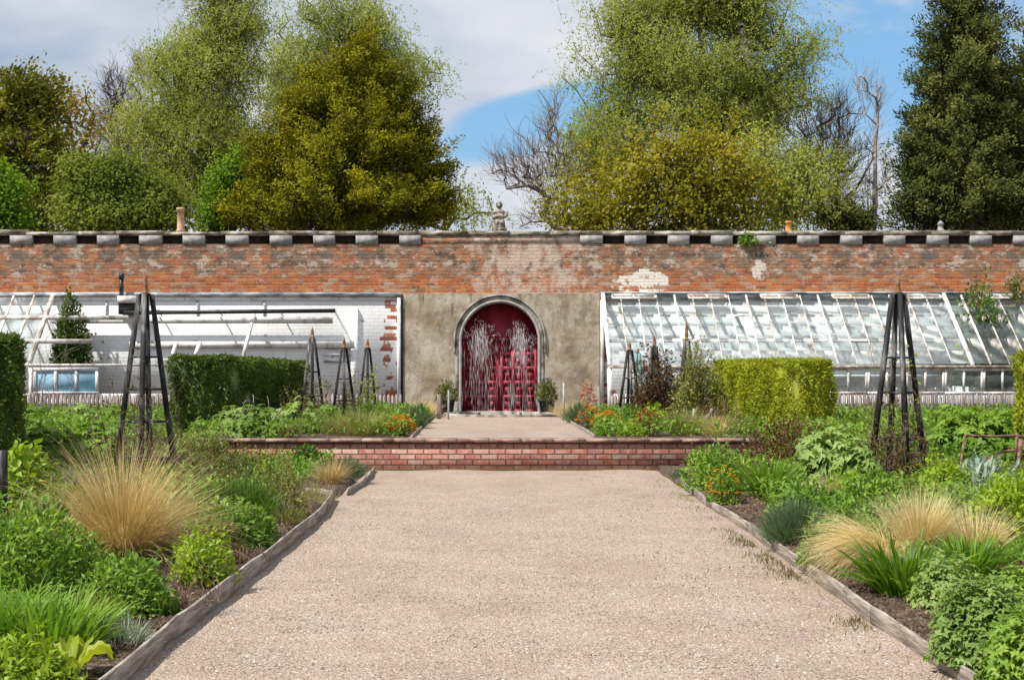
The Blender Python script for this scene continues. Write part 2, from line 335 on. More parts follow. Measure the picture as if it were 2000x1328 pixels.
def render_mat():
    m, nt, out = mat('lime_render'); pos = geopos(nt)
    c = ramp(nt, noise(nt, pos, 1.5, 8, 0.65), [(0.32, (0.19, 0.15, 0.11)), (0.44, (0.35, 0.285, 0.21)), (0.55, (0.46, 0.39, 0.30)), (0.68, (0.60, 0.545, 0.465))])
    st = noise(nt, stretch(nt, pos, (4.0, 4, 0.5)), 2.2, 7, 0.65); zz = nd(nt, 'ShaderNodeSeparateXYZ', {0: pos}).outputs[2]
    c = mixc(nt, ma(nt, 'MULTIPLY', smooth(nt, st, 0.48, 0.66), ma(nt, 'MULTIPLY', smooth(nt, zz, 1.6, 2.9), 0.8)), c, (0.14, 0.115, 0.085))
    c = mixc(nt, ma(nt, 'MULTIPLY', smooth(nt, noise(nt, stretch(nt, pos, (1, 1, 1.0)), 3.1, 8, 0.72), 0.46, 0.66), 0.55), c, (0.60, 0.55, 0.48))
    c = mixc(nt, ma(nt, 'MULTIPLY', smooth(nt, noise(nt, pos, 1.1, 6), 0.5, 0.65), 0.35), c, (0.30, 0.20, 0.10))
    c = mixc(nt, smooth(nt, noise(nt, stretch(nt, pos, (1.6, 1, 1)), 4.5, 8, 0.75), 0.50, 0.62, 0.0, 0.45), c, (0.20, 0.165, 0.13))
    p = nd(nt, 'ShaderNodeBsdfPrincipled', {'Base Color': c, 'Roughness': 0.92, 'Specular IOR Level': 0.1})
    h = ma(nt, 'ADD', noise(nt, pos, 5.0, 8, 0.6), ma(nt, 'MULTIPLY', noise(nt, pos, 45.0, 4), 0.4))
    nt.links.new(nd(nt, 'ShaderNodeBump', {'Strength': 0.6, 'Distance': 0.03, 'Height': h}).outputs[0], p.inputs['Normal'])
    nt.links.new(p.outputs[0], out.inputs[0]); return m
def whitewash_mat(name, flake_x, w0=(0.92, 0.92, 0.92), w1=(0.80, 0.80, 0.79)):
    """painted brick; the paint has come off in brick-sized flakes, most of them round x = flake_x"""
    m, nt, out = mat(name); pos = geopos(nt)
    c, mask, wn, sp = brick_nodes(nt, pos, 0.225, 0.075, 0.014, [(0.48, 0.15, 0.07), (0.40, 0.12, 0.06), (0.52, 0.22, 0.12), (0.35, 0.13, 0.09)])
    x = sp.outputs[0]
    near = smooth(nt, ma(nt, 'ABSOLUTE', ma(nt, 'SUBTRACT', x, flake_x)), 0.0, 0.34, 1.0, 0.0)
    f = ma(nt, 'ADD', ma(nt, 'ADD', ma(nt, 'MULTIPLY', wn, 0.30), ma(nt, 'MULTIPLY', noise(nt, pos, 2.2, 5, 0.6), 0.75)), ma(nt, 'MULTIPLY', near, 0.24))
    f = ma(nt, 'ADD', f, ma(nt, 'MULTIPLY', ma(nt, 'SUBTRACT', noise(nt, pos, 11.0, 5, 0.7), 0.5), 0.35))
    fl = smooth(nt, f, 0.75, 0.80)
    wht = mixc(nt, smooth(nt, noise(nt, pos, 2.0, 7, 0.65), 0.35, 0.7), w0, w1)
    st = ma(nt, 'MULTIPLY', smooth(nt, noise(nt, stretch(nt, pos, (5, 5, 0.6)), 1.6, 6, 0.6), 0.60, 0.78), 0.5)
    wht = mixc(nt, st, wht, (0.40, 0.30, 0.22))
    wht = mixc(nt, ma(nt, 'MULTIPLY', ma(nt, 'SUBTRACT', 1.0, mask), 0.18), wht, (0.4, 0.38, 0.36))
    c = mixc(nt, fl, wht, c)
    p = nd(nt, 'ShaderNodeBsdfPrincipled', {'Base Color': c, 'Roughness': 0.85, 'Specular IOR Level': 0.15})
    h = ma(nt, 'ADD', ma(nt, 'MULTIPLY', mask, 0.5), ma(nt, 'MULTIPLY', noise(nt, pos, 25.0, 5), 0.6))
    nt.links.new(nd(nt, 'ShaderNodeBump', {'Strength': 0.5, 'Distance': 0.012, 'Height': h}).outputs[0], p.inputs['Normal'])
    nt.links.new(p.outputs[0], out.inputs[0]); return m
def glass_mat(name, tint=(0.93, 0.96, 0.96), dirt=0.22, dcol=(0.75, 0.78, 0.78)):
    m, nt, out = mat(name); pos = geopos(nt)
    fa = nd(nt, 'ShaderNodeLayerWeight', {0: 0.5}).outputs['Facing']; fr = ma(nt, 'ADD', ma(nt, 'MULTIPLY', ma(nt, 'POWER', fa, 4.0), 0.8), 0.035)
    t = nd(nt, 'ShaderNodeBsdfTransparent', {0: tint + (1,)}); g = nd(nt, 'ShaderNodeBsdfGlossy', {0: (1, 1, 1, 1), 1: 0.03})
    a = nd(nt, 'ShaderNodeMixShader', {0: fr, 1: t.outputs[0], 2: g.outputs[0]})
    d = nd(nt, 'ShaderNodeBsdfDiffuse', {0: dcol + (1,)})
    k = ma(nt, 'MULTIPLY', smooth(nt, noise(nt, stretch(nt, pos, (2, 1, 0.8)), 1.3, 4, 0.5), 0.20, 0.80, 0.55, 1.0), dirt)
    b = nd(nt, 'ShaderNodeMixShader', {0: k, 1: a.outputs[0], 2: d.outputs[0]})
    nt.links.new(b.outputs[0], out.inputs[0]); return m
def gravel_mat():
    m, nt, out = mat('gravel'); pos = geopos(nt)
    v1 = nd(nt, 'ShaderNodeTexVoronoi', {'Vector': pos, 'Scale': 72.0, 'Randomness': 1.0})
    v2 = nd(nt, 'ShaderNodeTexVoronoi', {'Vector': pos, 'Scale': 120.0})
    s1 = nd(nt, 'ShaderNodeSeparateColor', {0: v1.outputs['Color']}); 
    c = ramp(nt, s1.outputs[0], [(0.0, (0.14, 0.113, 0.094)), (0.14, (0.315, 0.242, 0.19)), (0.4, (0.42, 0.33, 0.264)), (0.62, (0.49, 0.388, 0.316)), (0.8, (0.38, 0.275, 0.213)), (0.93, (0.57, 0.50, 0.435))])
    c = mixc(nt, smooth(nt, v1.outputs['Distance'], 0.35, 0.75, 0.0, 0.55), c, (0.18, 0.135, 0.10))
    c = mixc(nt, ma(nt, 'MULTIPLY', smooth(nt, nd(nt, 'ShaderNodeSeparateColor', {0: v2.outputs['Color']}).outputs[1], 0.3, 0.9), 0.30), c, (0.48, 0.40, 0.345))
    big = noise(nt, stretch(nt, pos, (1.0, 0.5, 1)), 1.1, 7, 0.65); c = mixc(nt, smooth(nt, big, 0.46, 0.60, 0.0, 0.36), c, (0.27, 0.20, 0.16))
    c = mixc(nt, smooth(nt, noise(nt, pos, 1.7, 6, 0.65), 0.45, 0.75, 0.0, 0.30), c, (0.52, 0.44, 0.385))
    sp = nd(nt, 'ShaderNodeSeparateXYZ', {0: pos})
    edge = smooth(nt, ma(nt, 'ABSOLUTE', ma(nt, 'SUBTRACT', sp.outputs[0], 0.2)), 1.2, 1.9)
    c = mixc(nt, ma(nt, 'MULTIPLY', edge, smooth(nt, noise(nt, pos, 3.0, 6, 0.7), 0.48, 0.70, 0.0, 0.55)), c, (0.28, 0.21, 0.11))
    p = nd(nt, 'ShaderNodeBsdfPrincipled', {'Base Color': c, 'Roughness': 0.9, 'Specular IOR Level': 0.2})
    h = ma(nt, 'ADD', ma(nt, 'SUBTRACT', 1.0, v1.outputs['Distance']), ma(nt, 'MULTIPLY', ma(nt, 'SUBTRACT', 1.0, v2.outputs['Distance']), 0.4))
    nt.links.new(nd(nt, 'ShaderNodeBump', {'Strength': 0.9, 'Distance': 0.012, 'Height': h}).outputs[0], p.inputs['Normal'])
    nt.links.new(p.outputs[0], out.inputs[0]); return m

M = {}
M['brick'] = brick_wall_mat(); M['lowbrick'] = low_brick_mat(); M['render'] = render_mat(); M['gravel'] = gravel_mat()
M['white_l'] = whitewash_mat('flaking_whitewash', -2.28); M['white_r'] = whitewash_mat('greenhouse_whitewash', 2.25, (0.80, 0.83, 0.84), (0.62, 0.66, 0.67))
M['glass'] = glass_mat('old_glass', (0.92, 0.95, 0.96), 0.08, (0.72, 0.77, 0.79)); M['glass_blue'] = glass_mat('blue_glass', (0.55, 0.78, 0.88), 0.85, (0.36, 0.60, 0.76)); M['glass_dark'] = glass_mat('clear_glass', (0.55, 0.62, 0.60), 0.06)
M['soil'] = plain('soil', [(0.03, 0.02, 0.014), (0.065, 0.044, 0.03), (0.11, 0.078, 0.056), (0.17, 0.125, 0.095)], 22.0, 0.95, 1.0, bscale=40)
M['stone'] = plain('grey_stone', [(0.24, 0.23, 0.215), (0.31, 0.30, 0.285), (0.37, 0.36, 0.345)], 9.0, 0.9, 0.12)
M['coping'] = plain('mossy_coping_stone', [(0.10, 0.085, 0.055), (0.21, 0.18, 0.13), (0.27, 0.25, 0.20), (0.48, 0.45, 0.40)], 3.0, 0.92, 0.7, sv=(1, 1, 2))
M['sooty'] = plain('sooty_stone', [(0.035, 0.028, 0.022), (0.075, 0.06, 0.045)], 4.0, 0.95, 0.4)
M['mould'] = plain('arch_stone', [(0.13, 0.12, 0.10), (0.27, 0.24, 0.20), (0.42, 0.39, 0.35)], 4.0, 0.9, 0.5)
M['arch_pale'] = plain('pale_arch_stone', [(0.30, 0.28, 0.25), (0.44, 0.41, 0.37)], 5.0, 0.9, 0.4)
M['door'] = plain('red_door_paint', [(0.19, 0.009, 0.022), (0.26, 0.014, 0.032), (0.32, 0.028, 0.05)], 2.2, 0.55, 0.15, sv=(3, 1, 0.7), spec=0.35)
M['whitewood'] = plain('flaking_white_paint', [(0.50, 0.46, 0.42), (0.76, 0.74, 0.72), (0.82, 0.82, 0.81), (0.82, 0.82, 0.81)], 4.0, 0.7, 0.3)
M['palewood'] = plain('worn_cream_timber', [(0.38, 0.32, 0.27), (0.62, 0.57, 0.52), (0.78, 0.75, 0.71)], 5.0, 0.75, 0.3)
M['eave'] = plain('weathered_eave_timber', [(0.24, 0.18, 0.13), (0.40, 0.33, 0.27), (0.58, 0.52, 0.46)], 6.0, 0.8, 0.4)
M['lead'] = plain('grey_lead', [(0.20, 0.22, 0.24), (0.40, 0.42, 0.44), (0.62, 0.63, 0.63)], 5.0, 0.7, 0.3, sv=(0.6, 1, 3))
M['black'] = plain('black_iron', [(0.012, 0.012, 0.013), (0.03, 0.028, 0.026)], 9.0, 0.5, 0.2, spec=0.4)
M['blackwood'] = plain('black_stained_timber', [(0.012, 0.012, 0.013), (0.03, 0.03, 0.032), (0.11, 0.105, 0.10), (0.24, 0.23, 0.22)], 9.0, 0.7, 0.6, sv=(1, 1, 0.2), lo=0.36, hi=0.74)
M['bluewood'] = plain('faded_blue_green_timber', [(0.10, 0.19, 0.18), (0.20, 0.33, 0.31)], 9.0, 0.7, 0.4, sv=(1, 1, 0.2))
M['finial'] = plain('bare_oak', [(0.17, 0.09, 0.04), (0.30, 0.17, 0.075)], 12.0, 0.6, 0.3)
M['greywood'] = plain('weathered_grey_timber', [(0.14, 0.11, 0.095), (0.25, 0.21, 0.185), (0.36, 0.31, 0.28)], 7.0, 0.85, 0.6, sv=(3, 3, 0.4))
M['board'] = plain('edging_timber', [(0.20, 0.165, 0.135), (0.30, 0.255, 0.215), (0.41, 0.36, 0.315)], 9.0, 0.85, 0.6, sv=(1.5, 0.35, 5))
M['brickcap'] = plain('red_paving_cap', [(0.20, 0.10, 0.075), (0.31, 0.19, 0.15), (0.40, 0.27, 0.22)], 6.0, 0.85, 0.4)
M['terracotta'] = plain('terracotta', [(0.50, 0.19, 0.06), (0.60, 0.27, 0.10)], 8.0, 0.8, 0.2)
M['buff'] = plain('buff_clay', [(0.42, 0.24, 0.14), (0.58, 0.40, 0.26)], 8.0, 0.8, 0.2)
M['bark'] = plain('bark', [(0.05, 0.042, 0.034), (0.11, 0.092, 0.075), (0.18, 0.155, 0.13)], 6.0, 0.9, 0.6, sv=(1, 1, 0.35))
M['birchbark'] = plain('birch_bark', [(0.06, 0.05, 0.045), (0.22, 0.20, 0.18), (0.42, 0.40, 0.37)], 3.0, 0.85, 0.4, sv=(1, 1, 1.6))
M['greybark'] = plain('grey_bark', [(0.13, 0.105, 0.095), (0.22, 0.185, 0.17), (0.30, 0.27, 0.25)], 5.0, 0.9, 0.4)
M['palebark'] = plain('pale_bark', [(0.28, 0.24, 0.21), (0.42, 0.37, 0.33)], 5.0, 0.9, 0.4)
M['twig'] = plain('brown_twig', [(0.09, 0.055, 0.035), (0.17, 0.11, 0.075), (0.26, 0.19, 0.13)], 20.0, 0.85, 0.3)
M['purpletwig'] = plain('purple_brown_twig', [(0.06, 0.038, 0.034), (0.13, 0.085, 0.075)], 20.0, 0.85, 0.3)
M['rust'] = plain('rusty_iron', [(0.10, 0.05, 0.035), (0.19, 0.10, 0.07), (0.26, 0.17, 0.13)], 15.0, 0.75, 0.3)
M['pipegrey'] = plain('grey_pole', [(0.30, 0.31, 0.30), (0.45, 0.46, 0.45)], 10.0, 0.6, 0.1)
M['pot'] = plain('dark_pot', [(0.03, 0.03, 0.032), (0.06, 0.06, 0.06)], 10.0, 0.6, 0.2)
M['stonedust'] = plain('weathered_statue_stone', [(0.10, 0.085, 0.065), (0.27, 0.235, 0.19), (0.46, 0.42, 0.36)], 9.0, 0.95, 0.6)
# foliage (real leaf colours)
M['birch'] = leaf_mat('birch_leaf', [(0.22, 0.27, 0.05), (0.34, 0.395, 0.085), (0.45, 0.495, 0.135)], 0.5, 0.8, 0.05, 0.5, 0.45)
M['birch2'] = leaf_mat('pale_birch_leaf', [(0.22, 0.275, 0.07), (0.33, 0.385, 0.105), (0.43, 0.48, 0.16)], 0.5, 0.8, 0.05, 0.5, 0.45)
M['gold'] = leaf_mat('golden_conifer', [(0.085, 0.092, 0.006), (0.19, 0.185, 0.010), (0.37, 0.34, 0.018)], 0.2, 0.75, 0.08, 0.7, 0.35)
M['olive'] = leaf_mat('olive_conifer', [(0.08, 0.10, 0.012), (0.155, 0.165, 0.02), (0.27, 0.255, 0.03)], 0.2, 0.75, 0.08, 0.7, 0.4)
M['bronze'] = leaf_mat('bronze_young_leaf', [(0.26, 0.19, 0.05), (0.35, 0.26, 0.07), (0.43, 0.33, 0.10)], 0.4, 0.75, 0.08, 0.5, 0.45)
M['oakgold'] = leaf_mat('young_oak_leaf', [(0.17, 0.175, 0.018), (0.27, 0.25, 0.025), (0.38, 0.33, 0.03)], 0.4, 0.75, 0.08, 0.5, 0.45)
M['darkconifer'] = leaf_mat('dark_conifer', [(0.045, 0.062, 0.016), (0.09, 0.11, 0.026), (0.18, 0.19, 0.048)], 0.12, 0.75, 0.08, 0.6, 0.4)
M['midgreen'] = leaf_mat('mid_green_leaf', [(0.10, 0.15, 0.025), (0.17, 0.225, 0.035), (0.25, 0.29, 0.05)], 0.4, 0.75, 0.08, 0.5, 0.45)
M['maple'] = leaf_mat('bright_maple_leaf', [(0.12, 0.225, 0.018), (0.20, 0.33, 0.028)], 0.4, 0.75, 0.08, 0.5, 0.45)
M['hedge_l'] = leaf_mat('yew_hedge_leaf', [(0.045, 0.085, 0.010), (0.08, 0.13, 0.014), (0.125, 0.17, 0.018)], 0.2, nscale=2.0)
M['hedge_r'] = leaf_mat('lime_hedge_leaf', [(0.19, 0.235, 0.010), (0.28, 0.32, 0.014), (0.37, 0.40, 0.022)], 0.25, nscale=2.0)
M['g1'] = leaf_mat('fresh_green_leaf', [(0.085, 0.185, 0.018), (0.15, 0.28, 0.028), (0.26, 0.39, 0.055)], 0.35)
M['g2'] = leaf_mat('light_green_leaf', [(0.145, 0.245, 0.05), (0.23, 0.34, 0.08), (0.36, 0.48, 0.15)], 0.35)
M['g3'] = leaf_mat('deep_green_leaf', [(0.045, 0.115, 0.014), (0.085, 0.175, 0.022), (0.14, 0.25, 0.04)], 0.3)
M['g4'] = leaf_mat('yellow_green_leaf', [(0.20, 0.31, 0.018), (0.29, 0.41, 0.028), (0.40, 0.51, 0.05)], 0.4)
M['blue'] = leaf_mat('blue_green_leaf', [(0.065, 0.12, 0.055), (0.11, 0.18, 0.09), (0.18, 0.26, 0.15)], 0.25)
M['silver'] = leaf_mat('silver_leaf', [(0.19, 0.28, 0.22), (0.30, 0.40, 0.33), (0.42, 0.50, 0.43)], 0.25)
M['oliveherb'] = leaf_mat('olive_herb_leaf', [(0.10, 0.12, 0.025), (0.18, 0.20, 0.045), (0.29, 0.27, 0.08)], 0.3)
M['redbrown'] = leaf_mat('red_brown_leaf', [(0.055, 0.028, 0.012), (0.10, 0.05, 0.018), (0.16, 0.085, 0.025)], 0.3)
M['rosered'] = leaf_mat('coppery_leaf', [(0.10, 0.06, 0.02), (0.14, 0.10, 0.03), (0.09, 0.11, 0.025)], 0.3)
M['straw'] = leaf_mat('straw_grass', [(0.38, 0.26, 0.12), (0.55, 0.41, 0.22), (0.70, 0.57, 0.35)], 0.3, nscale=3)
M['blond'] = leaf_mat('blond_grass', [(0.54, 0.43, 0.24), (0.69, 0.57, 0.35), (0.80, 0.70, 0.47)], 0.35, nscale=3)
M['greengrass'] = leaf_mat('green_gold_grass', [(0.15, 0.19, 0.05), (0.26, 0.27, 0.09), (0.40, 0.34, 0.16)], 0.35, nscale=3)
M['strap'] = leaf_mat('strap_leaf', [(0.06, 0.15, 0.010), (0.12, 0.24, 0.016), (0.23, 0.36, 0.035)], 0.4)
M['limestrap'] = leaf_mat('lime_strap_leaf', [(0.115, 0.24, 0.022), (0.19, 0.34, 0.035), (0.29, 0.42, 0.07)], 0.4)
M['hosta'] = leaf_mat('yellow_hosta_leaf', [(0.26, 0.33, 0.018), (0.36, 0.42, 0.025)], 0.4)
M['orange'] = leaf_mat('orange_petal', [(0.60, 0.17, 0.005), (0.72, 0.30, 0.01)], 0.3)
M['yellowfl'] = leaf_mat('yellow_petal', [(0.65, 0.48, 0.02), (0.55, 0.50, 0.05)], 0.3)
M['redfl'] = leaf_mat('rust_red_petal', [(0.22, 0.035, 0.02), (0.33, 0.07, 0.03)], 0.3)
M['salmon'] = leaf_mat('salmon_leaf', [(0.42, 0.15, 0.09), (0.52, 0.24, 0.16)], 0.3)
M['purplefl'] = leaf_mat('dusky_purple_petal', [(0.12, 0.09, 0.14), (0.20, 0.15, 0.20)], 0.3)
M['crumbs'] = leaf_mat('soil_crumbs', [(0.028, 0.018, 0.012), (0.065, 0.044, 0.031), (0.12, 0.085, 0.06)], 0.0, 0.95, 0.05)
M['chips'] = leaf_mat('bark_chips', [(0.12, 0.055, 0.032), (0.22, 0.11, 0.07), (0.32, 0.18, 0.12)], 0.0)
M['deadstem'] = leaf_mat('dead_stem', [(0.17, 0.10, 0.06), (0.30, 0.20, 0.12), (0.42, 0.31, 0.20)], 0.1)
M['stones'] = leaf_mat('gravel_stones', [(0.18, 0.145, 0.12), (0.32, 0.25, 0.205), (0.41, 0.33, 0.275), (0.49, 0.42, 0.365)], 0.0, 0.9, 0.2, nscale=0.6, namp=0.15)
def water_mat():
    m, nt, out = mat('falling_water')
    d = nd(nt, 'ShaderNodeBsdfPrincipled', {'Base Color': (0.80, 0.80, 0.82, 1), 'Roughness': 0.25, 'Specular IOR Level': 0.6})
    t = nd(nt, 'ShaderNodeBsdfTransparent')
    nt.links.new(nd(nt, 'ShaderNodeMixShader', {0: 0.33, 1: t.outputs[0], 2: d.outputs[0]}).outputs[0], out.inputs[0]); return m
M['spray'] = water_mat()
def pool_mat():
    m, nt, out = mat('pool_water')
    p = nd(nt, 'ShaderNodeBsdfPrincipled', {'Base Color': (0.03, 0.035, 0.03, 1), 'Roughness': 0.08})
    nt.links.new(nd(nt, 'ShaderNodeBump', {'Strength': 0.4, 'Height': noise(nt, geopos(nt), 14.0, 4)}).outputs[0], p.inputs['Normal'])
    nt.links.new(p.outputs[0], out.inputs[0]); return m
M['pool'] = pool_mat()
# ---------------------------------------------------------------- ground, paths
def build_ground():
    xs = np.unique(np.concatenate([np.arange(-18, 18.01, 0.3), [-1.80, -1.74, 2.16, 2.22, WX0 - .01, WX0 + .01, WX1 - .01, WX1 + .01], [-500, -250, -120, -60, -35, -24, 24, 35, 60, 120, 250, 500]]))
    ys = np.unique(np.concatenate([np.arange(0, 31.01, 0.3), [19.62, 19.72], [-60, -20, -8, -3, 36, 45, 60, 90, 150, 300, 800]]))
    X, Y = np.meshgrid(xs, ys, indexing='ij')
    Z = np.array([[terr(x, y) for y in ys] for x in xs])
    bump = (np.sin(X*3.1 + Y*1.7) + np.sin(X*1.3 - Y*2.9)) * 0.012
    Z = Z + bump * (np.abs(X) < 17)
    path = (X > -1.79) & (X < 2.17) & (Y < 19.64); Z[path] = -0.05
    up = (X > -1.3) & (X < 1.4) & (Y > 19.7) & (Y < 31); Z[up] = 0.39
    nx, ny = len(xs), len(ys); idx = np.arange(nx*ny).reshape(nx, ny)
    f = np.stack([idx[:-1, :-1], idx[1:, :-1], idx[1:, 1:], idx[:-1, 1:]], -1).reshape(-1, 4)
    mb = MB(); mb.add(np.stack([X, Y, Z], -1).reshape(-1, 3), f); tag(mb.build('ground', M['soil'], smooth=True), kind='structure')
build_ground()
def sheet(name, x0, x1, y0, y1, z, m, dx=0.25, amp=0.012):
    xs = np.linspace(x0, x1, max(2, int((x1-x0)/dx) + 1)); ys = np.linspace(y0, y1, max(2, int((y1-y0)/dx) + 1))
    X, Y = np.meshgrid(xs, ys, indexing='ij'); Z = z + amp * (np.sin(X*4 + Y*2.3) * np.sin(Y*3.1 - X*1.2))
    idx = np.arange(X.size).reshape(X.shape); f = np.stack([idx[:-1, :-1], idx[1:, :-1], idx[1:, 1:], idx[:-1, 1:]], -1).reshape(-1, 4)
    mb = MB(); mb.add(np.stack([X, Y, Z], -1).reshape(-1, 3), f); return tag(mb.build(name, m, smooth=True), kind='structure')
sheet('gravel_path', -1.76, 2.18, -3, 19.57, 0.0, M['gravel'])
sheet('upper_gravel_path', -1.26, 1.34, 19.75, 27.7, 0.424, M['gravel'], amp=0.004)
# loose stones lying on the gravel
def stones():
    n = 70000
    y = 4.5 + (rng.random(n)**1.5) * 11.0; x = rng.uniform(-1.70, 2.10, n)
    s = rng.gamma(5.0, 0.0010, n).clip(0.0025, 0.011)
    base = np.array([(1, 0, 0), (0, 1, 0), (-1, 0, 0), (0, -1, 0), (0, 0, 1)], float)
    V = base[None] * (s[:, None, None]) * rng.uniform(0.6, 1.35, (n, 5, 3)); V[:, :, 2] *= 0.75
    a = rng.uniform(0, 6.28, n); ca, sa = np.cos(a), np.sin(a)
    Vx = V[:, :, 0]*ca[:, None] - V[:, :, 1]*sa[:, None]; Vy = V[:, :, 0]*sa[:, None] + V[:, :, 1]*ca[:, None]
    z = 0.012 * (np.sin(x*4 + y*2.3) * np.sin(y*3.1 - x*1.2))
    V = np.stack([Vx + x[:, None], Vy + y[:, None], V[:, :, 2] + z[:, None] + 0.001], -1)
    f = np.array([(0, 1, 4), (1, 2, 4), (2, 3, 4), (3, 0, 4)])
    mb = MB(); mb.add(V.reshape(-1, 3), ((np.arange(n)*5)[:, None, None] + f[None]).reshape(-1, 3), np.repeat(rng.random(n), 5))
    tag(mb.build('loose_gravel', M['stones']), 'loose pinkish stones scattered over the gravel path', 'gravel', kind='stuff')
stones()

# ---------------------------------------------------------------- timber edgings
def edging(pts, h, label, thick=0.02):
    root = empty('timber_edging', (pts[0][0], pts[0][1], 0), label, 'path edging')
    hs = [h*(1 + rng.normal(0, .05)) for _ in pts]
    for q_, (a, b) in enumerate(zip(pts[:-1], pts[1:])):
        mb = MB(); n = 9; a = np.array(a, float); b = np.array(b, float)
        d = (b - a)[:2]; d = d / np.linalg.norm(d); s = np.array((d[1], -d[0]))
        V = []
        ph = rng.uniform(0, 6)
        for i in range(n):
            t = i / (n - 1); c = a + (b - a) * t; off = 0.006*math.sin(t*math.pi); hh = hs[q_]*(1 - t) + hs[q_ + 1]*t + (.005*math.sin(t*6 + ph) + rng.normal(0, .0012))*(0 < i < n - 1)
            for (u_, zz) in ((-.5, -.05), (.5, -.05), (.5, hh - .004), (.35, hh), (-.35, hh), (-.5, hh - .004)):
                q = c[:2] + s*(u_*thick + off); V.append((q[0], q[1], zz + c[2]))
        k = 6; f = [(i*k + j, i*k + (j+1) % k, (i+1)*k + (j+1) % k, (i+1)*k + j) for i in range(n-1) for j in range(k)]
        f += [tuple(range(k))[::-1], tuple((n-1)*k + j for j in range(k))]
        mb.add(V, f); o = mb.build('board', M['board'], origin=root.location); o.parent = root; o.location = (0, 0, 0)
    return root
edging([(-1.78, 3.0, 0), (-1.72, 5.4, 0), (-1.735, 7.7, 0), (-1.70, 9.4, 0), (-1.68, 11.3, 0), (-1.66, 13.4, 0), (-1.765, 15.2, 0), (-2.1, 15.6, 0)], 0.115, 'weathered grey timber board edging along the left side of the lower gravel path')
edging([(-1.68, 15.9, 0), (-1.62, 17.4, 0), (-1.68, 19.4, 0)], 0.07, 'short low timber edging under the lavender at the left end of the brick wall')
edging([(2.18, 3.0, 0), (2.14, 6.2, 0), (2.13, 8.1, 0), (2.17, 10.2, 0), (2.19, 12.5, 0), (2.15, 14.6, 0), (2.22, 17.4, 0), (2.27, 18.4, 0)], 0.085, 'sunlit pale timber board edging along the right side of the lower gravel path')
edging([(-1.20, 20.0, .42), (-1.22, 23, .42), (-1.24, 27, .42)], 0.05, 'low dark edging on the left side of the upper path')
edging([(1.36, 20.0, .42), (1.30, 23, .42), (1.24, 26, .42)], 0.05, 'low dark edging on the right side of the upper path')

# ---------------------------------------------------------------- low brick retaining wall
rw = empty('brick_retaining_wall', (0, WY, 0), 'low red brick retaining wall crossing the end of the gravel path', 'low wall')
mb = MB(); mb.box(WX0, WX1, WY, WY + .22, -.1, .388); mb.build('brickwork', M['lowbrick']).parent = rw
mb = MB()
x = WX0 - .02
while x < WX1:
    l = min(0.44, WX1 + .02 - x); mb.box(x + .004, x + l - .004, WY - .035, WY + .255, .389, .432 + rng.normal(0, .0015)); x += l
mb.build('coping', M['brickcap']).parent = rw
for c in list(rw.children): c.matrix_parent_inverse = rw.matrix_world.inverted() if False else __import__('mathutils').Matrix.Translation(-rw.location)

# ---------------------------------------------------------------- the big garden wall
Y0 = 30.0
gw = empty('garden_wall', (0, Y0, 0), 'tall old red brick garden wall with stone flue openings along its top', 'garden wall')
def part(mb, name, m, root, smooth=False):
    o = mb.build(name, m, smooth=smooth); o.parent = root
    o.matrix_parent_inverse = __import__('mathutils').Matrix.Translation(-root.location); return o
AX, AR, ZS, ZB = 0.045, 0.805, 1.94, 0.36          # arch centre x, radius, springing height
def arch_slab(x0, x1, z0, z1, r, y0, y1, zs=ZS, n=28):
    """wall slab with an arched opening, built in strips so that the opening stays open"""
    mb = MB(); t = np.linspace(math.pi, 0, n); ax_ = AX + r*np.cos(t); az_ = zs + r*np.sin(t)
    F_, B_, quads = [], [], []
    def blk(pts, y):  return [(x, y, z) for x, z in pts]
    polys = [[(x0, z0), (AX - r, z0), (AX - r, zs), (AX - r, z1), (x0, z1)], [(AX + r, z0), (x1, z0), (x1, z1), (AX + r, z1), (AX + r, zs)]]
    polys += [[(ax_[i], az_[i]), (ax_[i+1], az_[i+1]), (ax_[i+1], z1), (ax_[i], z1)] for i in range(n - 1)]
    for p in polys:
        k = len(p); mb.add(blk(p, y0), [tuple(range(k))], np.full(k, .5)); mb.add(blk(p, y1), [tuple(range(k))[::-1]], np.full(k, .5))
    edge = [(AX - r, z0)] + list(zip(ax_, az_)) + [(AX + r, z0)]
    for loop in (edge, [(x1, z0), (x1, z1), (x0, z1), (x0, z0)]):
        k = len(loop); mb.add(blk(loop, y0) + blk(loop, y1), [(i, i + k, i + 1 + k, i + 1) for i in range(k - 1)], np.full(2*k, .5))
    return mb
def arch_ring(r0, r1, y0, y1, zbot, n=30):
    t = np.linspace(math.pi, 0, n)
    o = [(AX - r1, zbot)] + [(AX + r1*math.cos(q_), ZS + r1*math.sin(q_)) for q_ in t] + [(AX + r1, zbot)]
    i_ = [(AX - r0, zbot)] + [(AX + r0*math.cos(q_), ZS + r0*math.sin(q_)) for q_ in t] + [(AX + r0, zbot)]
    k = len(o); V = [(x, y, z) for y in (y0, y1) for L in (o, i_) for x, z in L]; f = []
    for j in range(k - 1): f += [(j, k + j, k + j + 1, j + 1), (2*k + j, 2*k + j + 1, 3*k + j + 1, 3*k + j), (j, j + 1, 2*k + j + 1, 2*k + j), (k + j, 3*k + j, 3*k + j + 1, k + j + 1)]
    mb = MB(); mb.add(V, f, np.full(len(V), .5)); return mb
part(arch_slab(-34, 34, 0.2, 3.975, AR + .03, Y0, Y0 + .55), 'brickwork', M['brick'], gw)
mb = MB(); mb.box(-1.82, 2.04, Y0 + .002, Y0 + .5, 3.976, 4.16); part(mb, 'raised_brickwork', M['brick'], gw)
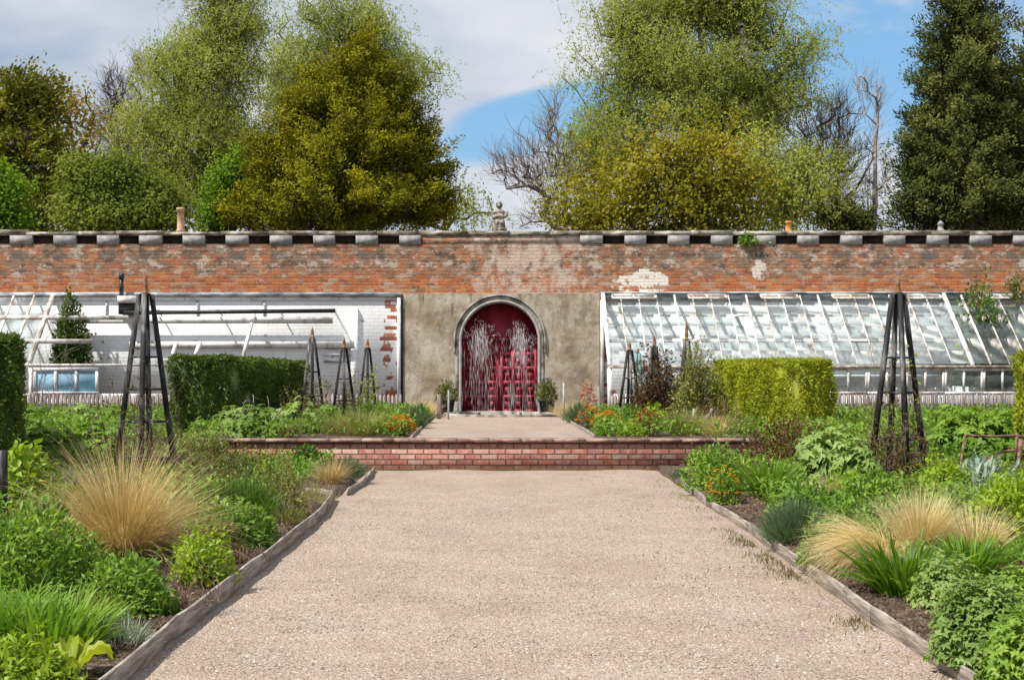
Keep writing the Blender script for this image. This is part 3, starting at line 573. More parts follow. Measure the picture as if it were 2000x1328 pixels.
mb = MB(); mb.box(-34, -1.83, Y0 + .165, Y0 + .5, 3.976, 4.16); mb.box(2.05, 34, Y0 + .165, Y0 + .5, 3.976, 4.16); part(mb, 'flue_back', M['sooty'], gw)
blk = [(20, 63), (105, 148), (190, 232), (272, 316), (357, 400), (441, 485), (527, 570), (612, 654), (695, 738), (780, 822), (1133, 1177), (1220, 1262)]
blk += [(1220 + 84.3*i, 1262 + 84.3*i) for i in range(1, 15)] + [(20 - 84.5*i, 62 - 84.5*i) for i in range(1, 8)]
for a, b in blk:
    mb = MB(); j = rng.uniform(-.012, .012)
    mb.box(gx(a, Y0), gx(b, Y0), Y0 - .024 + j*.2, Y0 + .16, 3.972 if not (-1.82 < gx(a, Y0) < 2.0) else 3.99, 4.157); part(mb, 'flue_block', M['stone'], gw)
x = -34.0
mb = MB()
while x < 34:
    l = rng.uniform(0.75, 1.25); d = rng.normal(0, .006); mb.box(x + .004, x + l - .004, Y0 - .020 + d*.3, Y0 + .60, 4.161, 4.255 + rng.normal(0, .012)); x += l
part(mb, 'coping', M['coping'], gw)
part(arch_slab(gx(787, Y0), gx(1171, Y0), 0.2, 2.935, AR + .015, Y0 - .03, Y0 - .003), 'render_panel', M['render'], gw)
part(arch_ring(AR, AR + .055, Y0 - .055, Y0 + .345, .3), 'arch_moulding', M['arch_pale'], gw)
part(arch_ring(AR + .057, AR + .13, Y0 - .042, Y0 - .004, .3), 'outer_arch_moulding', M['mould'], gw)
hood = arch_ring(AR + .132, AR + .17, Y0 - .075, Y0 - .005, 1.7); part(hood, 'hood_mould', M['mould'], gw)

# door
dr = empty('arched_door', (AX, Y0 + .32, .42), 'deep red panelled double door under the round stone arch', 'door')
yD = Y0 + .32
mb = MB(); mb.prism([(AX - AR, .30)] + [(AX + AR*math.cos(t), ZS + AR*math.sin(t)) for t in np.linspace(math.pi, 0, 24)] + [(AX + AR, .30)], yD + .03, yD + .08)
part(mb, 'door_panel_back', M['door'], dr)
for sgn in (-1, 1):
    mb = MB(); x0 = AX + (0.004 if sgn > 0 else -AR + .002); x1 = AX + (AR - .002 if sgn > 0 else -0.004); wdt = x1 - x0
    st = np.linspace(x0, x1 - .07, 4)
    for s_ in st: mb.box(s_, s_ + .07, yD - .012, yD + .029, .40, 2.02)
    rails = np.linspace(.40, 1.92, 6)
    for a, b in zip(st[:-1], st[1:]):
        for z_ in rails: mb.box(a + .0705, b - .0005, yD - .010, yD + .029, z_, z_ + .085)
        for z0_, z1_ in zip(rails[:-1], rails[1:]): mb.box(a + .098, b - .028, yD + .012, yD + .029, z0_ + .112, z1_ - .028)
    part(mb, 'door_leaf', M['door'], dr)
mb = MB(); mb.box(AX - AR + .002, AX + AR - .002, yD - .075, yD - .016, 1.955, 2.03); mb.box(AX - AR + .004, AX + AR - .004, yD - .10, yD - .014, 2.031, 2.056); part(mb, 'transom', M['door'], dr)
mb = MB(); mb.ell((AX + .06, yD - .03, 1.28), (.028, .028, .028), 8); part(mb, 'handle', M['black'], dr)

# ---------------------------------------------------------------- fountain before the door
FX, FY, FZ = AX, 28.72, .42
ft = empty('fountain', (FX, FY, FZ), 'fountain spraying water up in front of the red door', 'fountain')
mb = MB(); mb.lathe([(.98, -.12), (.98, .03), (1.0, .045), (1.13, .045), (1.15, .02), (1.15, -.12)], (FX, FY, FZ), 40); part(mb, 'basin', M['mould'], ft)
mb = MB(); mb.lathe([(.0, -.02), (.985, -.02), (.985, -.03), (.0, -.03)], (FX, FY, FZ), 40); part(mb, 'pool_water', M['pool'], ft)
for jx in (-.42, .42):
    mb = MB(); P = []; Vv = []
    for k in range(24):
        az = rng.uniform(0, 2*math.pi); rad = rng.uniform(.10, .80); H = rng.uniform(1.62, 2.02) * (1 - .18*rad)
        m_ = 40; t = .22 + .78*rng.random(m_)
        jit = rng.normal(0, .014 + .03*t[:, None], (m_, 3))
        p = np.stack([FX + jx + rad*t*math.cos(az), FY + rad*t*math.sin(az), FZ + 4*H*t*(1 - t)], 1) + jit
        vel = np.stack([np.full(m_, rad*math.cos(az)), np.full(m_, rad*math.sin(az)), 4*H*(1 - 2*t)], 1)
        P.append(p); Vv.append(vel)
    P = np.concatenate(P); Vv = np.concatenate(Vv); sp = np.linalg.norm(Vv, axis=1); d = nrm(Vv)
    L = (.014 + .016*sp) * rng.uniform(.6, 1.8, len(P)); r_ = rng.gamma(3, .0009, len(P)).clip(.001, .0038)
    ok = P[:, 2] > FZ - .01; P, d, L, r_ = P[ok], d[ok], L[ok], r_[ok]
    mb.segs(P - d*L[:, None], P, r_*.3, r_, 4); mb.segs(P, P + d*(L*.5)[:, None], r_, r_*.2, 4)
    part(mb, 'water_jet', M['spray'], ft)
for jx in (-.42, .42):
    mb = MB(); mb.lathe([(.03, -.03), (.025, .05), (.012, .06)], (FX + jx, FY, FZ), 10); part(mb, 'nozzle', M['black'], ft)

# ---------------------------------------------------------------- greenhouses
GD = 28.05                       # front plane of the lean-to
ZR, ZE = 2.93, 1.425             # ridge on the wall, eave
def slope(x, t): return (x, Y0 - .06 + (GD - Y0 + .06)*t, ZR + (ZE - ZR)*t)
RX0, RX1 = gx(1174, Y0), 12.6
gr = empty('lean_to_greenhouse', (RX0, Y0, .42), 'glazed white lean-to greenhouse against the wall right of the door', 'greenhouse')
mb = MB(); mb.box(RX0 + .02, RX1, Y0 - .028, Y0 - .002, .40, 2.93); part(mb, 'whitewashed_back', M['white_r'], gr)
mb = MB(); mb.box(RX0 - .02, RX1, Y0 - .12, Y0 - .003, 2.931, 2.965); mb.box(RX0 - .01, RX1, Y0 - .07, Y0 - .004, 2.80, 2.93); part(mb, 'ridge_board', M['lead'], gr)
mb = MB(); mb.box(RX0 + .03, RX1, GD - .06, GD + .04, ZE - .055, ZE); part(mb, 'eave_beam', M['eave'], gr)
mb = MB(); mb.beam((RX0 + .03, GD, .42), (RX0 + .03, GD, ZE - .056), .085, .085, (0, 1, 0)); part(mb, 'corner_post', M['whitewood'], gr)
mb = MB(); mb.beam(slope(RX0 + .03, 0.02), slope(RX0 + .03, 1.0), .08, .10); part(mb, 'end_rafter', M['whitewood'], gr)
mb = MB(); mb.beam((RX0 + .02, Y0 - .05, .42), (RX0 + .02, Y0 - .05, 2.80), .075, .04, (0, 1, 0)); part(mb, 'wall_post', M['whitewood'], gr)
PITCH = 1.505; NB = 4
PXP = 9.37
k = 0; x = RX0 + .40
bars = []
while x < RX1:
    bars.append((x, k % NB == 3)); x += PITCH / NB; k += 1
for x, big in bars:
    if abs(x - PXP) < .12: continue
    mb = MB(); wd = .036 if big else .019
    mb.beam(slope(x, 0.03), slope(x, .985), wd, .05 if big else .035); part(mb, 'main_rafter' if big else 'glazing_bar', M['palewood'] if rng.random() < .55 else M['whitewood'], gr)
mb = MB(); mb.beam(slope(PXP, 0.0), slope(PXP, 1.0), .07, .09); part(mb, 'partition_rafter', M['whitewood'], gr)
for t, hgt, ex, mm in ((.30, .022, 0.03, 'palewood'), (.64, .05, 0.05, 'whitewood')):
    mb = MB(); a = np.array(slope(RX0 + .05, t)); b = np.array(slope(RX1, t)); a[2] -= ex; b[2] -= ex; mb.beam(a, b, .05, hgt, (0, -.6, .8)); part(mb, 'purlin', M[mm], gr)
def quad(mb, a, b, c, d, th=.003):
    a, b, c, d = (np.array(q, float) for q in (a, b, c, d)); n = nrm(np.cross(b - a, d - a)) * th
    return mb.add([a, b, c, d, a + n, b + n, c + n, d + n], [(0, 1, 2, 3), (7, 6, 5, 4), (0, 4, 5, 1), (1, 5, 6, 2), (2, 6, 7, 3), (3, 7, 4, 0)])
def offs(p, dz=.012): return (p[0], p[1] - dz*.7, p[2] + dz)
mb = MB()
xs_ = [RX0 + .06] + [b[0] for b in bars if b[0] < PXP] + [PXP - .04]
for a, b in zip(xs_[:-1], xs_[1:]):
    for t0, t1 in ((.135, .30), (.302, .47), (.472, .64), (.642, .81), (.812, .98)):
        if rng.random() < .07: continue
        j = rng.normal(0, .004)
        quad(mb, offs(slope(a + .004, t0), .004 + j), offs(slope(b - .004, t0), .004 + j), offs(slope(b - .004, t1), .004), offs(slope(a + .004, t1), .004))
part(mb, 'roof_glass', M['glass'], gr)
mb = MB()
xs_ = [PXP + .04] + [b[0] for b in bars if b[0] > PXP + .06]
for a, b in zip(xs_[:-1], xs_[1:]):
    for t0, t1 in ((.135, .30), (.302, .64), (.642, .98)):
        quad(mb, offs(slope(a + .004, t0), .004), offs(slope(b - .004, t0), .004), offs(slope(b - .004, t1), .004), offs(slope(a + .004, t1), .004))
part(mb, 'clear_roof_glass', M['glass_dark'], gr)
# ridge ventilators, propped ajar
vx = [(1196, 1280), (1345, 1418), (1487, 1558), (1627, 1698), (1768, 1838), (1920, 1992)]
for a, b in vx:
    xa, xb = gx(a, Y0 - .25), gx(b, Y0 - .25)
    v = MB(); t0, t1 = .035, .125; lift = .05
    pa, pb = np.array(slope(xa, t0)), np.array(slope(xb, t0)); pc, pd_ = np.array(slope(xb, t1)), np.array(slope(xa, t1))
    for q, l in ((pa, .02), (pb, .02), (pc, lift + .03), (pd_, lift + .03)): q[2] += l; q[1] -= l*.6
    for p_, q_ in ((pa, pb), (pb, pc), (pc, pd_), (pd_, pa), ((pa + pb)/2, (pc + pd_)/2)): v.beam(p_, q_, .035, .03, (0, -.5, .8))
    o = part(v, 'ventilator', M['palewood'], gr)
    g = MB(); quad(g, pa, pb, pc, pd_); g = part(g, 'pane', M['glass'], gr); g.parent = o; g.matrix_parent_inverse.identity()
# vertical front lights
for i, (a, b) in enumerate(zip(np.arange(RX0 + .55, RX1, .76), np.arange(RX0 + .55, RX1, .76)[1:])):
    v = MB()
    v.box(a, b - .004, GD - .03, GD + .02, .86, .905); v.box(a, b - .004, GD - .03, GD + .02, ZE - .11, ZE - .057)
    for x_ in (a, (a + b)/2 - .02, b - .045): v.box(x_, x_ + .04, GD - .027, GD + .017, .906, ZE - .111)
    o = part(v, 'front_light', M['palewood'] if i % 2 else M['whitewood'], gr)
    g = MB(); g.box(a + .04, b - .045, GD - .006, GD - .002, .906, ZE - .111); g = part(g, 'pane', M['glass'] if a < PXP else M['glass_dark'], gr); g.parent = o; g.matrix_parent_inverse.identity()
mb = MB(); mb.box(RX0 + .07, RX1, GD - .02, GD + .06, .40, .858); part(mb, 'plinth', M['white_r'], gr)
# staging and dark partition inside
mb = MB(); mb.box(PXP - .02, PXP + .02, GD + .3, Y0 - .04, .42, 1.0); mb.box(3.8, 6.6, Y0 - .30, Y0 - .05, 1.30, 1.34); mb.box(6.9, PXP - .1, Y0 - .5, Y0 - .06, 1.18, 1.23); part(mb, 'staging', M['whitewood'], gr)

LX1, LX0 = gx(783, Y0), -13.0
gl = empty('stripped_greenhouse', (LX1, Y0, .42), 'half stripped white lean-to greenhouse left of the door, mostly without glass', 'greenhouse')
mb = MB(); mb.box(LX0, LX1 - .02, Y0 - .028, Y0 - .002, .40, 2.86); part(mb, 'whitewashed_back', M['white_l'], gl)
mb = MB(); mb.box(LX0, LX1 + .01, Y0 - .10, Y0 - .003, 2.865, 2.955); part(mb, 'ridge_board', M['lead'], gl)
mb = MB(); mb.box(LX0, LX1 - .10, Y0 - .055, Y0 - .029, 2.79, 2.862); part(mb, 'ridge_rail', M['whitewood'], gl)
mb = MB(); mb.box(LX1 - .075, LX1, Y0 - .09, Y0 - .003, .42, 2.862); part(mb, 'end_post', M['whitewood'], gl)
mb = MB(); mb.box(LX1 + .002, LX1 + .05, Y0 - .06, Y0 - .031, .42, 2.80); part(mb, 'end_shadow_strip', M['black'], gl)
yG = 29.55; s_ = lambda px: gx(px, yG)
mb = MB(); mb.tube([(s_(242), yG, gz(611, yG)), (s_(450), yG, gz(609, yG)), (s_(655), yG, gz(607, yG))], .045, 10); part(mb, 'gutter', M['black'], gl)
for px_ in (300, 420, 540, 648):
    mb = MB(); mb.beam((s_(px_), yG, gz(608, yG) + .02), (s_(px_), Y0 - .03, gz(604, yG)), .03, .02); part(mb, 'gutter_bracket', M['black'], gl)
yB = 29.80
mb = MB(); mb.box(gx(100, yB), gx(650, yB), yB - .05, yB + .03, gz(632, yB), gz(619, yB)); part(mb, 'wall_rail', M['whitewood'], gl)
mb = MB(); mb.box(gx(250, yB), gx(690, yB), yB + .09, yB + .17, gz(679, yB), gz(664, yB)); part(mb, 'lower_wall_rail', M['whitewood'], gl)
for tp, bt in ((497, 470), (345, 330), (392, 372)):
    xw = gx(tp, yB); yb = 29.0; 
    mb = MB(); mb.beam((xw, yB - .02, gz(612 if tp > 400 else 668, yB)), (gx(bt, yb), yb, gz(716, yb)), .055, .075); part(mb, 'loose_rafter', M['whitewood'], gl)
for px_ in (207, 385, 515):
    mb = MB(); mb.box(gx(px_, Y0), gx(px_, Y0) + .045, Y0 - .05, Y0 - .0285, 2.45, 2.788); part(mb, 'bracket_post', M['lead'], gl)
# still glazed bay on the far left
yE = 28.35
def lsl(x, t): return (x, Y0 - .06 + (yE - Y0 + .06)*t, ZR - .02 + (1.43 - ZR + .02)*t)
for px_, n_ in ((106, 'end_rafter'), (70, 'glazing_bar'), (30, 'glazing_bar'), (-10, 'glazing_bar'), (-50, 'glazing_bar'), (-90, 'end_rafter')):
    xw = gx(px_, Y0); wd = .075 if n_ == 'end_rafter' else .035
    mb = MB(); mb.beam(lsl(xw, 0.02), lsl(xw, 1.0), wd, wd); part(mb, n_, M['palewood'], gl)
mb = MB()
for a, b in ((70, 106), (30, 70), (-10, 30), (-50, -10), (-90, -50)):
    for t0, t1 in ((.05, .35), (.352, .67), (.672, .98)): quad(mb, offs(lsl(gx(a, Y0) + .03, t0)), offs(lsl(gx(b, Y0) - .04, t0)), offs(lsl(gx(b, Y0) - .04, t1)), offs(lsl(gx(a, Y0) + .03, t1)))
part(mb, 'roof_glass', M['glass'], gl)
for py_, x1p, yy_ in ((620, 250, 29.35), (666, 182, 28.85)):
    mb = MB(); mb.box(gx(-90, yy_), gx(x1p, yy_), yy_ - .02, yy_ + .03, gz(py_ + 5, yy_), gz(py_ - 4, yy_)); part(mb, 'transom', M['palewood'], gl)
mb = MB(); mb.box(gx(-90, yE), gx(330, yE), yE - .04, yE + .04, 1.405, 1.455); part(mb, 'eave_beam', M['palewood'], gl)
mb = MB(); mb.beam((gx(60, yE), yE, .42), (gx(60, yE), yE, 1.404), .06, .06, (0, 1, 0)); part(mb, 'corner_post', M['whitewood'], gl)
mb = MB(); mb.box(gx(-90, yE), gx(318, yE), yE + .01, yE + .06, .42, .86); part(mb, 'plinth', M['white_l'], gl)
mb = MB(); xa, xb = gx(66, yE), gx(192, yE)
mb.box(xa, xb, yE - .03, yE + .02, 1.31, 1.403); mb.box(xa, xb, yE - .03, yE + .02, .862, .90)
for x_ in np.linspace(xa, xb - .05, 4): mb.box(x_, x_ + .05, yE - .028, yE + .018, .901, 1.309)
fr = part(mb, 'window_frame', M['whitewood'], gl)
mb = MB(); mb.box(xa + .05, xb - .05, yE - .006, yE - .002, .901, 1.309); g = part(mb, 'pane', M['glass_blue'], gl); g.parent = fr; g.matrix_parent_inverse.identity()
# recess shadows: a shallow pier near the right end of the white wall
mb = MB(); mb.box(gx(686, Y0), gx(700, Y0), Y0 - .10, Y0 - .0285, .42, 2.62); part(mb, 'wall_pier', M['white_l'], gl)
for z_ in (1.48, 1.62, 1.76):
    mb = MB(); mb.box(gx(634, Y0), gx(684, Y0), Y0 - .06, Y0 - .0285, z_, z_ + .05); part(mb, 'shelf', M['lead'], gl)

fp = empty('flue_pipe', (gx(237, 29.8), 29.8, 2.2), 'short black iron flue pipe on a white box high on the left whitewashed wall', 'flue pipe')
mb = MB(); mb.tube([(gx(237, 29.8), 29.8, gz(578, 29.8)), (gx(237, 29.8), 29.8, gz(545, 29.8))], .045, 12); mb.tube([(gx(237, 29.8), 29.8, gz(545, 29.8)), (gx(237, 29.8), 29.8, gz(534, 29.8))], .055, 12); part(mb, 'pipe', M['black'], fp)
mb = MB(); mb.box(gx(231, 29.7), gx(264, 29.7), 29.62, 29.97, gz(592, 29.7), gz(578, 29.7)); part(mb, 'cowl_box', M['whitewood'], fp)
mb = MB(); mb.box(gx(232, 29.7), gx(266, 29.7), 29.66, 29.965, gz(614, 29.7), gz(592.5, 29.7)); part(mb, 'hopper', M['black'], fp)

def fence(x0, x1, y, label):
    root = empty('picket_fence', (x0, y, .42), label, 'picket fence')
    mb = MB(); x = x0
    while x < x1:
        h = .86 + rng.normal(0, .012); wd = .062
        mb.prism([(x, .40), (x + wd, .40), (x + wd, h - .03), (x + wd/2, h + .015), (x, h - .03)], y, y + .018); x += .078 + rng.normal(0, .003)
    part(mb, 'picket_panel', M['greywood'], root)
    mb = MB(); x = x0
    mb.box(x0, x1, y + .02, y + .05, .62, .68); part(mb, 'rail', M['greywood'], root)
    return root
fence(gx(38, 27.7), gx(785, 27.7), 27.7, 'grey weathered picket fence below the stripped greenhouse on the left')
fence(gx(1192, 27.6), 12.0, 27.6, 'grey weathered picket fence below the glazed greenhouse on the right')

# ---------------------------------------------------------------- on the wall top
def pot(px, top, bot, m, label, r=.085):
    y = 30.3; x = gx(px, y); zt, zb = gz(top, y), 4.25
    mb = MB(); mb.lathe([(r*1.15, zb), (r*1.1, zb + .04), (r*.92, zb + .07), (r*.86, zt - .06), (r*1.05, zt - .05), (r*1.08, zt - .005), (r*.8, zt), (r*.7, zt - .03), (r*.7, zt - .2)], (x, y, 0), 20)
    tag(mb.build('chimney_pot', m, smooth=True, origin=(x, y, zb)), label, 'chimney pot', 'chimney pots on the garden wall')
pot(353, 406, 447, M['buff'], 'tall pale buff chimney pot on the left part of the wall top')
pot(1540, 432, 450, M['terracotta'], 'short bright orange chimney pot on the right part of the wall top', .07)
mb = MB(); xx = gx(1837, 30.3); mb.lathe([(.10, 4.25), (.10, 4.29), (.06, 4.31), (.05, 4.40), (.075, 4.42), (.05, 4.46), (.01, 4.50)], (xx, 30.3, 0), 14)
tag(mb.build('stone_finial', M['stone'], smooth=True, origin=(xx, 30.3, 4.25)), 'small grey stone finial on the wall top before the dark conifer', 'finial')
# statue
sx_, sy_ = gx(975, 30.2), 30.2
st = empty('statue', (sx_, sy_, 4.25), 'small weathered stone figure with folded arms on the wall above the door', 'statue')
mb = MB(); mb.box(sx_ - .16, sx_ + .16, sy_ - .13, sy_ + .13, 4.25, 4.33); part(mb, 'plinth', M['stonedust'], st)
mb = MB(); E = lambda x, y, z, a, b, c, r=0: mb.ell((sx_ + x, sy_ + y, 4.25 + z), (a, b, c), 12, rot=r)
E(0, 0, .12, .135, .11, .075); E(-.05, -.04, .19, .07, .08, .10, .15); E(.055, -.04, .18, .07, .08, .10, -.2); E(0, 0, .25, .085, .075, .09)
E(0, 0, .35, .10, .075, .10); E(0, .0, .425, .135, .07, .05); E(-.145, -.01, .375, .04, .046, .085, .3); E(.15, -.01, .37, .04, .046, .09, -.35)
E(-.09, -.07, .30, .075, .036, .032, .5); E(.085, -.075, .315, .075, .036, .032, -.1); E(.0, -.095, .33, .035, .03, .03)
E(0, 0, .475, .036, .038, .05); E(0, -.005, .55, .056, .066, .078); E(0, -.07, .545, .011, .015, .02)
E(0, .012, .585, .066, .07, .055); E(-.05, .0, .565, .022, .036, .045); E(.052, 0, .56, .022, .036, .045); E(.012, -.03, .625, .035, .04, .02)
b = part(mb, 'figure', M['stonedust'], st, True)
md = b.modifiers.new('remesh', 'REMESH'); md.mode = 'VOXEL'; md.voxel_size = .013; md.use_smooth_shade = True

# ---------------------------------------------------------------- obelisks
def obelisk(px, base, apex_py, tip_py, wpx, label, m='blackwood', rails=(.35, .62), y=None, group='timber obelisks in the beds', lw=.044, rot=0.6):
    if y is None: x, y, z = spot(px, base)
    else: x, z = gx(px, y), terr(gx(px, y), y)
    half = wpx * y / F / 2; tw = lw*(1.15 if lw > .05 else .8); za = gz(apex_py, y); zt = gz(tip_py, y)
    root = empty('garden_obelisk', (x, y, z), label, 'obelisk', group)
    mm = M[m]; H = za - z
    for k in range(4):
        a = rot + k * math.pi / 2; dx, dy = math.cos(a), math.sin(a)
        mb = MB(); mb.beam((x + dx*half, y + dy*half, z - .03), (x + dx*tw, y + dy*tw, za), lw, lw, (-dy, dx, 0), lw*.85, lw*.85); part(mb, 'leg', mm, root)
    for t in rails:
        rr = half*(1 - t) + tw*t; zz = z + H*t
        c = [(x + math.cos(rot + k*math.pi/2)*rr, y + math.sin(rot + k*math.pi/2)*rr, zz) for k in range(4)]
        mb = MB()
        for k in range(4): mb.beam(c[k], c[(k+1) % 4], .03, .022)
        part(mb, 'rail_ring', mm, root)
    L = zt - za
    mb = MB(); mb.box(x - tw*.75, x + tw*.75, y - tw*.75, y + tw*.75, za - .012, za + .012); part(mb, 'cap', mm, root)
    mb = MB(); mb.lathe([(.045, .0125), (.042, .02), (.026, L*.12), (.032, L*.3), (.022, L*.45), (.028, L*.55), (.010, L*.85), (.003, L)], (x, y, za), 12); part(mb, 'finial', M['finial'], root, True)
    return root
obelisk(284, 945, 575, 530, 122, 'tall weathered black obelisk behind the golden grass in the left bed', rails=(.135, .33, .5, .67), lw=.062, rot=.08)
obelisk(1754, 940, 574, 540, 118, 'tall weathered black obelisk with climber at its foot in the right bed', rails=(.10, .25, .49, .67), lw=.056, rot=.04)
obelisk(610, 0, 660, 638, 52, 'short black obelisk beside the right end of the left hedge', y=23.2, rot=.08, lw=.045)
obelisk(672, 0, 680, 658, 52, 'short black obelisk, middle of the three left of the door', y=22.8, rot=.12, lw=.045)
obelisk(718, 0, 680, 660, 40, 'short slim black and green obelisk nearest the white greenhouse end post', y=25.0, rot=.1, lw=.045)
obelisk(1230, 0, 684, 666, 50, 'short bare black obelisk by the greenhouse corner right of the door', y=24.8, rot=.1, lw=.045)
obelisk(1246, 0, 690, 680, 20, 'narrow faded blue-green obelisk standing close behind a black one', m='bluewood', y=26.2, rot=.6, lw=.05)
obelisk(1278, 0, 676, 655, 40, 'obelisk smothered in brown climber right of the blue-green one', y=24.2, rot=.3)
obelisk(1341, 0, 665, 626, 40, 'obelisk rising out of a leafy green shrub left of the lime hedge', y=23.0, rot=.3)

# ---------------------------------------------------------------- poles, stakes, frames
def stake(name, px, y, top, r, m, label, cat, lean=0.0):
    x = gx(px, y); z = terr(x, y); zt = gz(top, y)
    mb = MB(); mb.tube([(x, y, z - .05), (x + lean*.5, y, (z + zt)/2), (x + lean, y, zt)], r, 8)
    return tag(mb.build(name, m, origin=(x, y, z)), label, cat)
stake('timber_stake', 858, 26.6, 770, .04, M['greywood'], 'thick grey timber stake at the left edge of the upper path', 'stake')
stake('metal_pole', 876, 26.3, 762, .016, M['pipegrey'], 'thin grey pole at the left front of the fountain', 'pole')
stake('metal_pole', 1101, 26.5, 748, .018, M['pipegrey'], 'thin pale pole at the right front of the fountain', 'pole')
stake('timber_stake', 5, 13.5, 880, .05, M['blackwood'], 'black timber stake at the left edge of the photo', 'stake')
# bent rusty frame on the right
fx, fy = gx(1930, 16.2), 16.2
fr_ = empty('rusty_plant_frame', (fx, fy, terr(fx, fy)), 'bent rusty metal hoop frame among silver leaves on the far right', 'plant support')
q = lambda px, py, y: (gx(px, y), y, gz(py, y))
for pts, r_ in (([q(1868, 965, 15.6), q(1876, 910, 15.7), q(1884, 852, 15.8)], .013), ([q(1884, 850, 15.8), q(1940, 852, 15.9), q(1985, 850, 15.9), q(2010, 856, 15.9)], .014), ([q(1840, 958, 15.5), q(1885, 930, 15.7), q(1925, 898, 15.9), q(1960, 882, 16), q(2000, 878, 16)], .017), ([q(1994, 858, 15.9), q(1990, 900, 15.8), q(1975, 935, 15.6)], .024), ([q(1985, 845, 15.9), q(1985, 900, 15.9)], .013)):
    mb = MB(); mb.tube(pts, r_, 8); part(mb, 'hoop', M['rust'], fr_)
# ---------------------------------------------------------------- hedges
def hedge(poly, ztop0, ztop1, name, label, m, n, lsize=.035):
    """clipped hedge: poly = footprint corners (x, y, topz)"""
    P = np.array(poly, float); k = len(P)
    mb = MB()
    V = [(x, y, .38) for x, y, _ in P] + [(x, y, t - .05) for x, y, t in P]
    cen = P[:, :2].mean(0); ins = lambda x, y: (cen[0] + (x - cen[0])*.93, cen[1] + (y - cen[1])*.95)
    V = [(*ins(v[0], v[1]), v[2]) for v in V]
    mb.add(V, [tuple(range(k, 2*k))] + [(i, (i+1) % k, (i+1) % k + k, i + k) for i in range(k)], np.full(2*k, .1))
    areas = []
    for i in range(k): areas.append(np.linalg.norm(P[(i+1) % k, :2] - P[i, :2]) * (P[i, 2] - .4))
    areas.append(8.0 if k == 4 else 4.0); A = np.array(areas) / sum(areas)
    for i in range(k):
        m_ = int(n * A[i]); t = rng.random(m_); a, b = P[i], P[(i+1) % k]
        e = (b - a)[:2]; nor = np.array((e[1], -e[0])); nor = nor / np.linalg.norm(nor)
        if nor @ (a[:2] + e/2 - cen) < 0: nor = -nor
        xy = a[:2] + t[:, None] * e; zt = a[2] + (b[2] - a[2]) * t; z = .42 + rng.random(m_) * (zt - .42)
        wob = .03*np.sin(t*9 + z*3) + .03*np.sin(z*7 + t*17) + .025*np.sin(t*31 - z*5) + rng.normal(0, .018, m_)
        p = np.concatenate([xy + nor*wob[:, None], z[:, None]], 1)
        D = np.concatenate([np.tile(nor, (m_, 1)), np.full((m_, 1), .25)], 1) * .7 + runit(m_) * .75 + np.array((0, 0, -.15))
        mb.leaf4(p, D, runit(m_), rng.uniform(.6, 1.4, m_)*lsize*1.5, lsize*rng.uniform(.5, .8, m_))
    m_ = int(n * A[k]); u_ = rng.random((m_, 2))
    if k == 4:
        a, b, c, d = P
        p = (a*(1-u_[:, :1]) + b*u_[:, :1])*(1-u_[:, 1:]) + (d*(1-u_[:, :1]) + c*u_[:, :1])*u_[:, 1:]
        p[:, 2] += rng.normal(0, .018, m_) + .015*np.sin(p[:, 0]*6 + p[:, 1]*4)
        mb.leaf4(p, runit(m_)*.8 + np.array((0, 0, .5)), runit(m_), rng.uniform(.6, 1.4, m_)*lsize*1.5, lsize*.65)
    o = mb.build(name, m, origin=(cen[0], cen[1], .42)); return tag(o, label, 'hedge')
hx = lambda px, y, top: (gx(px, y), y, gz(top, y))
hedge([hx(331, 21.8, 700), hx(432, 22.0, 701), hx(600, 26.2, 711), hx(505, 26.6, 711)], 0, 0, 'clipped_hedge', 'dark clipped yew hedge left of the path, its shaded side facing the door path', M['hedge_l'], 52000)
hedge([hx(1566, 21.8, 709), hx(1626, 21.9, 708), hx(1500, 26.6, 709), hx(1392, 26.2, 709)], 0, 0, 'clipped_hedge', 'sunlit yellow-green clipped hedge right of the path', M['hedge_r'], 52000)
hedge([(gx(-120, 15.5), 15.5, gz(660, 15.5)), hx(36, 15.7, 662), hx(20, 18.0, 668), hx(-140, 18.0, 668)], 0, 0, 'clipped_hedge', 'dark clipped hedge block at the far left edge of the photo', M['hedge_l'], 36000)
hedge([hx(1988, 17.6, 694), hx(2120, 17.4, 694), hx(2160, 20.0, 700), hx(2010, 20.0, 700)], 0, 0, 'clipped_hedge', 'clipped hedge corner just showing at the far right edge of the photo', M['hedge_r'], 24000)

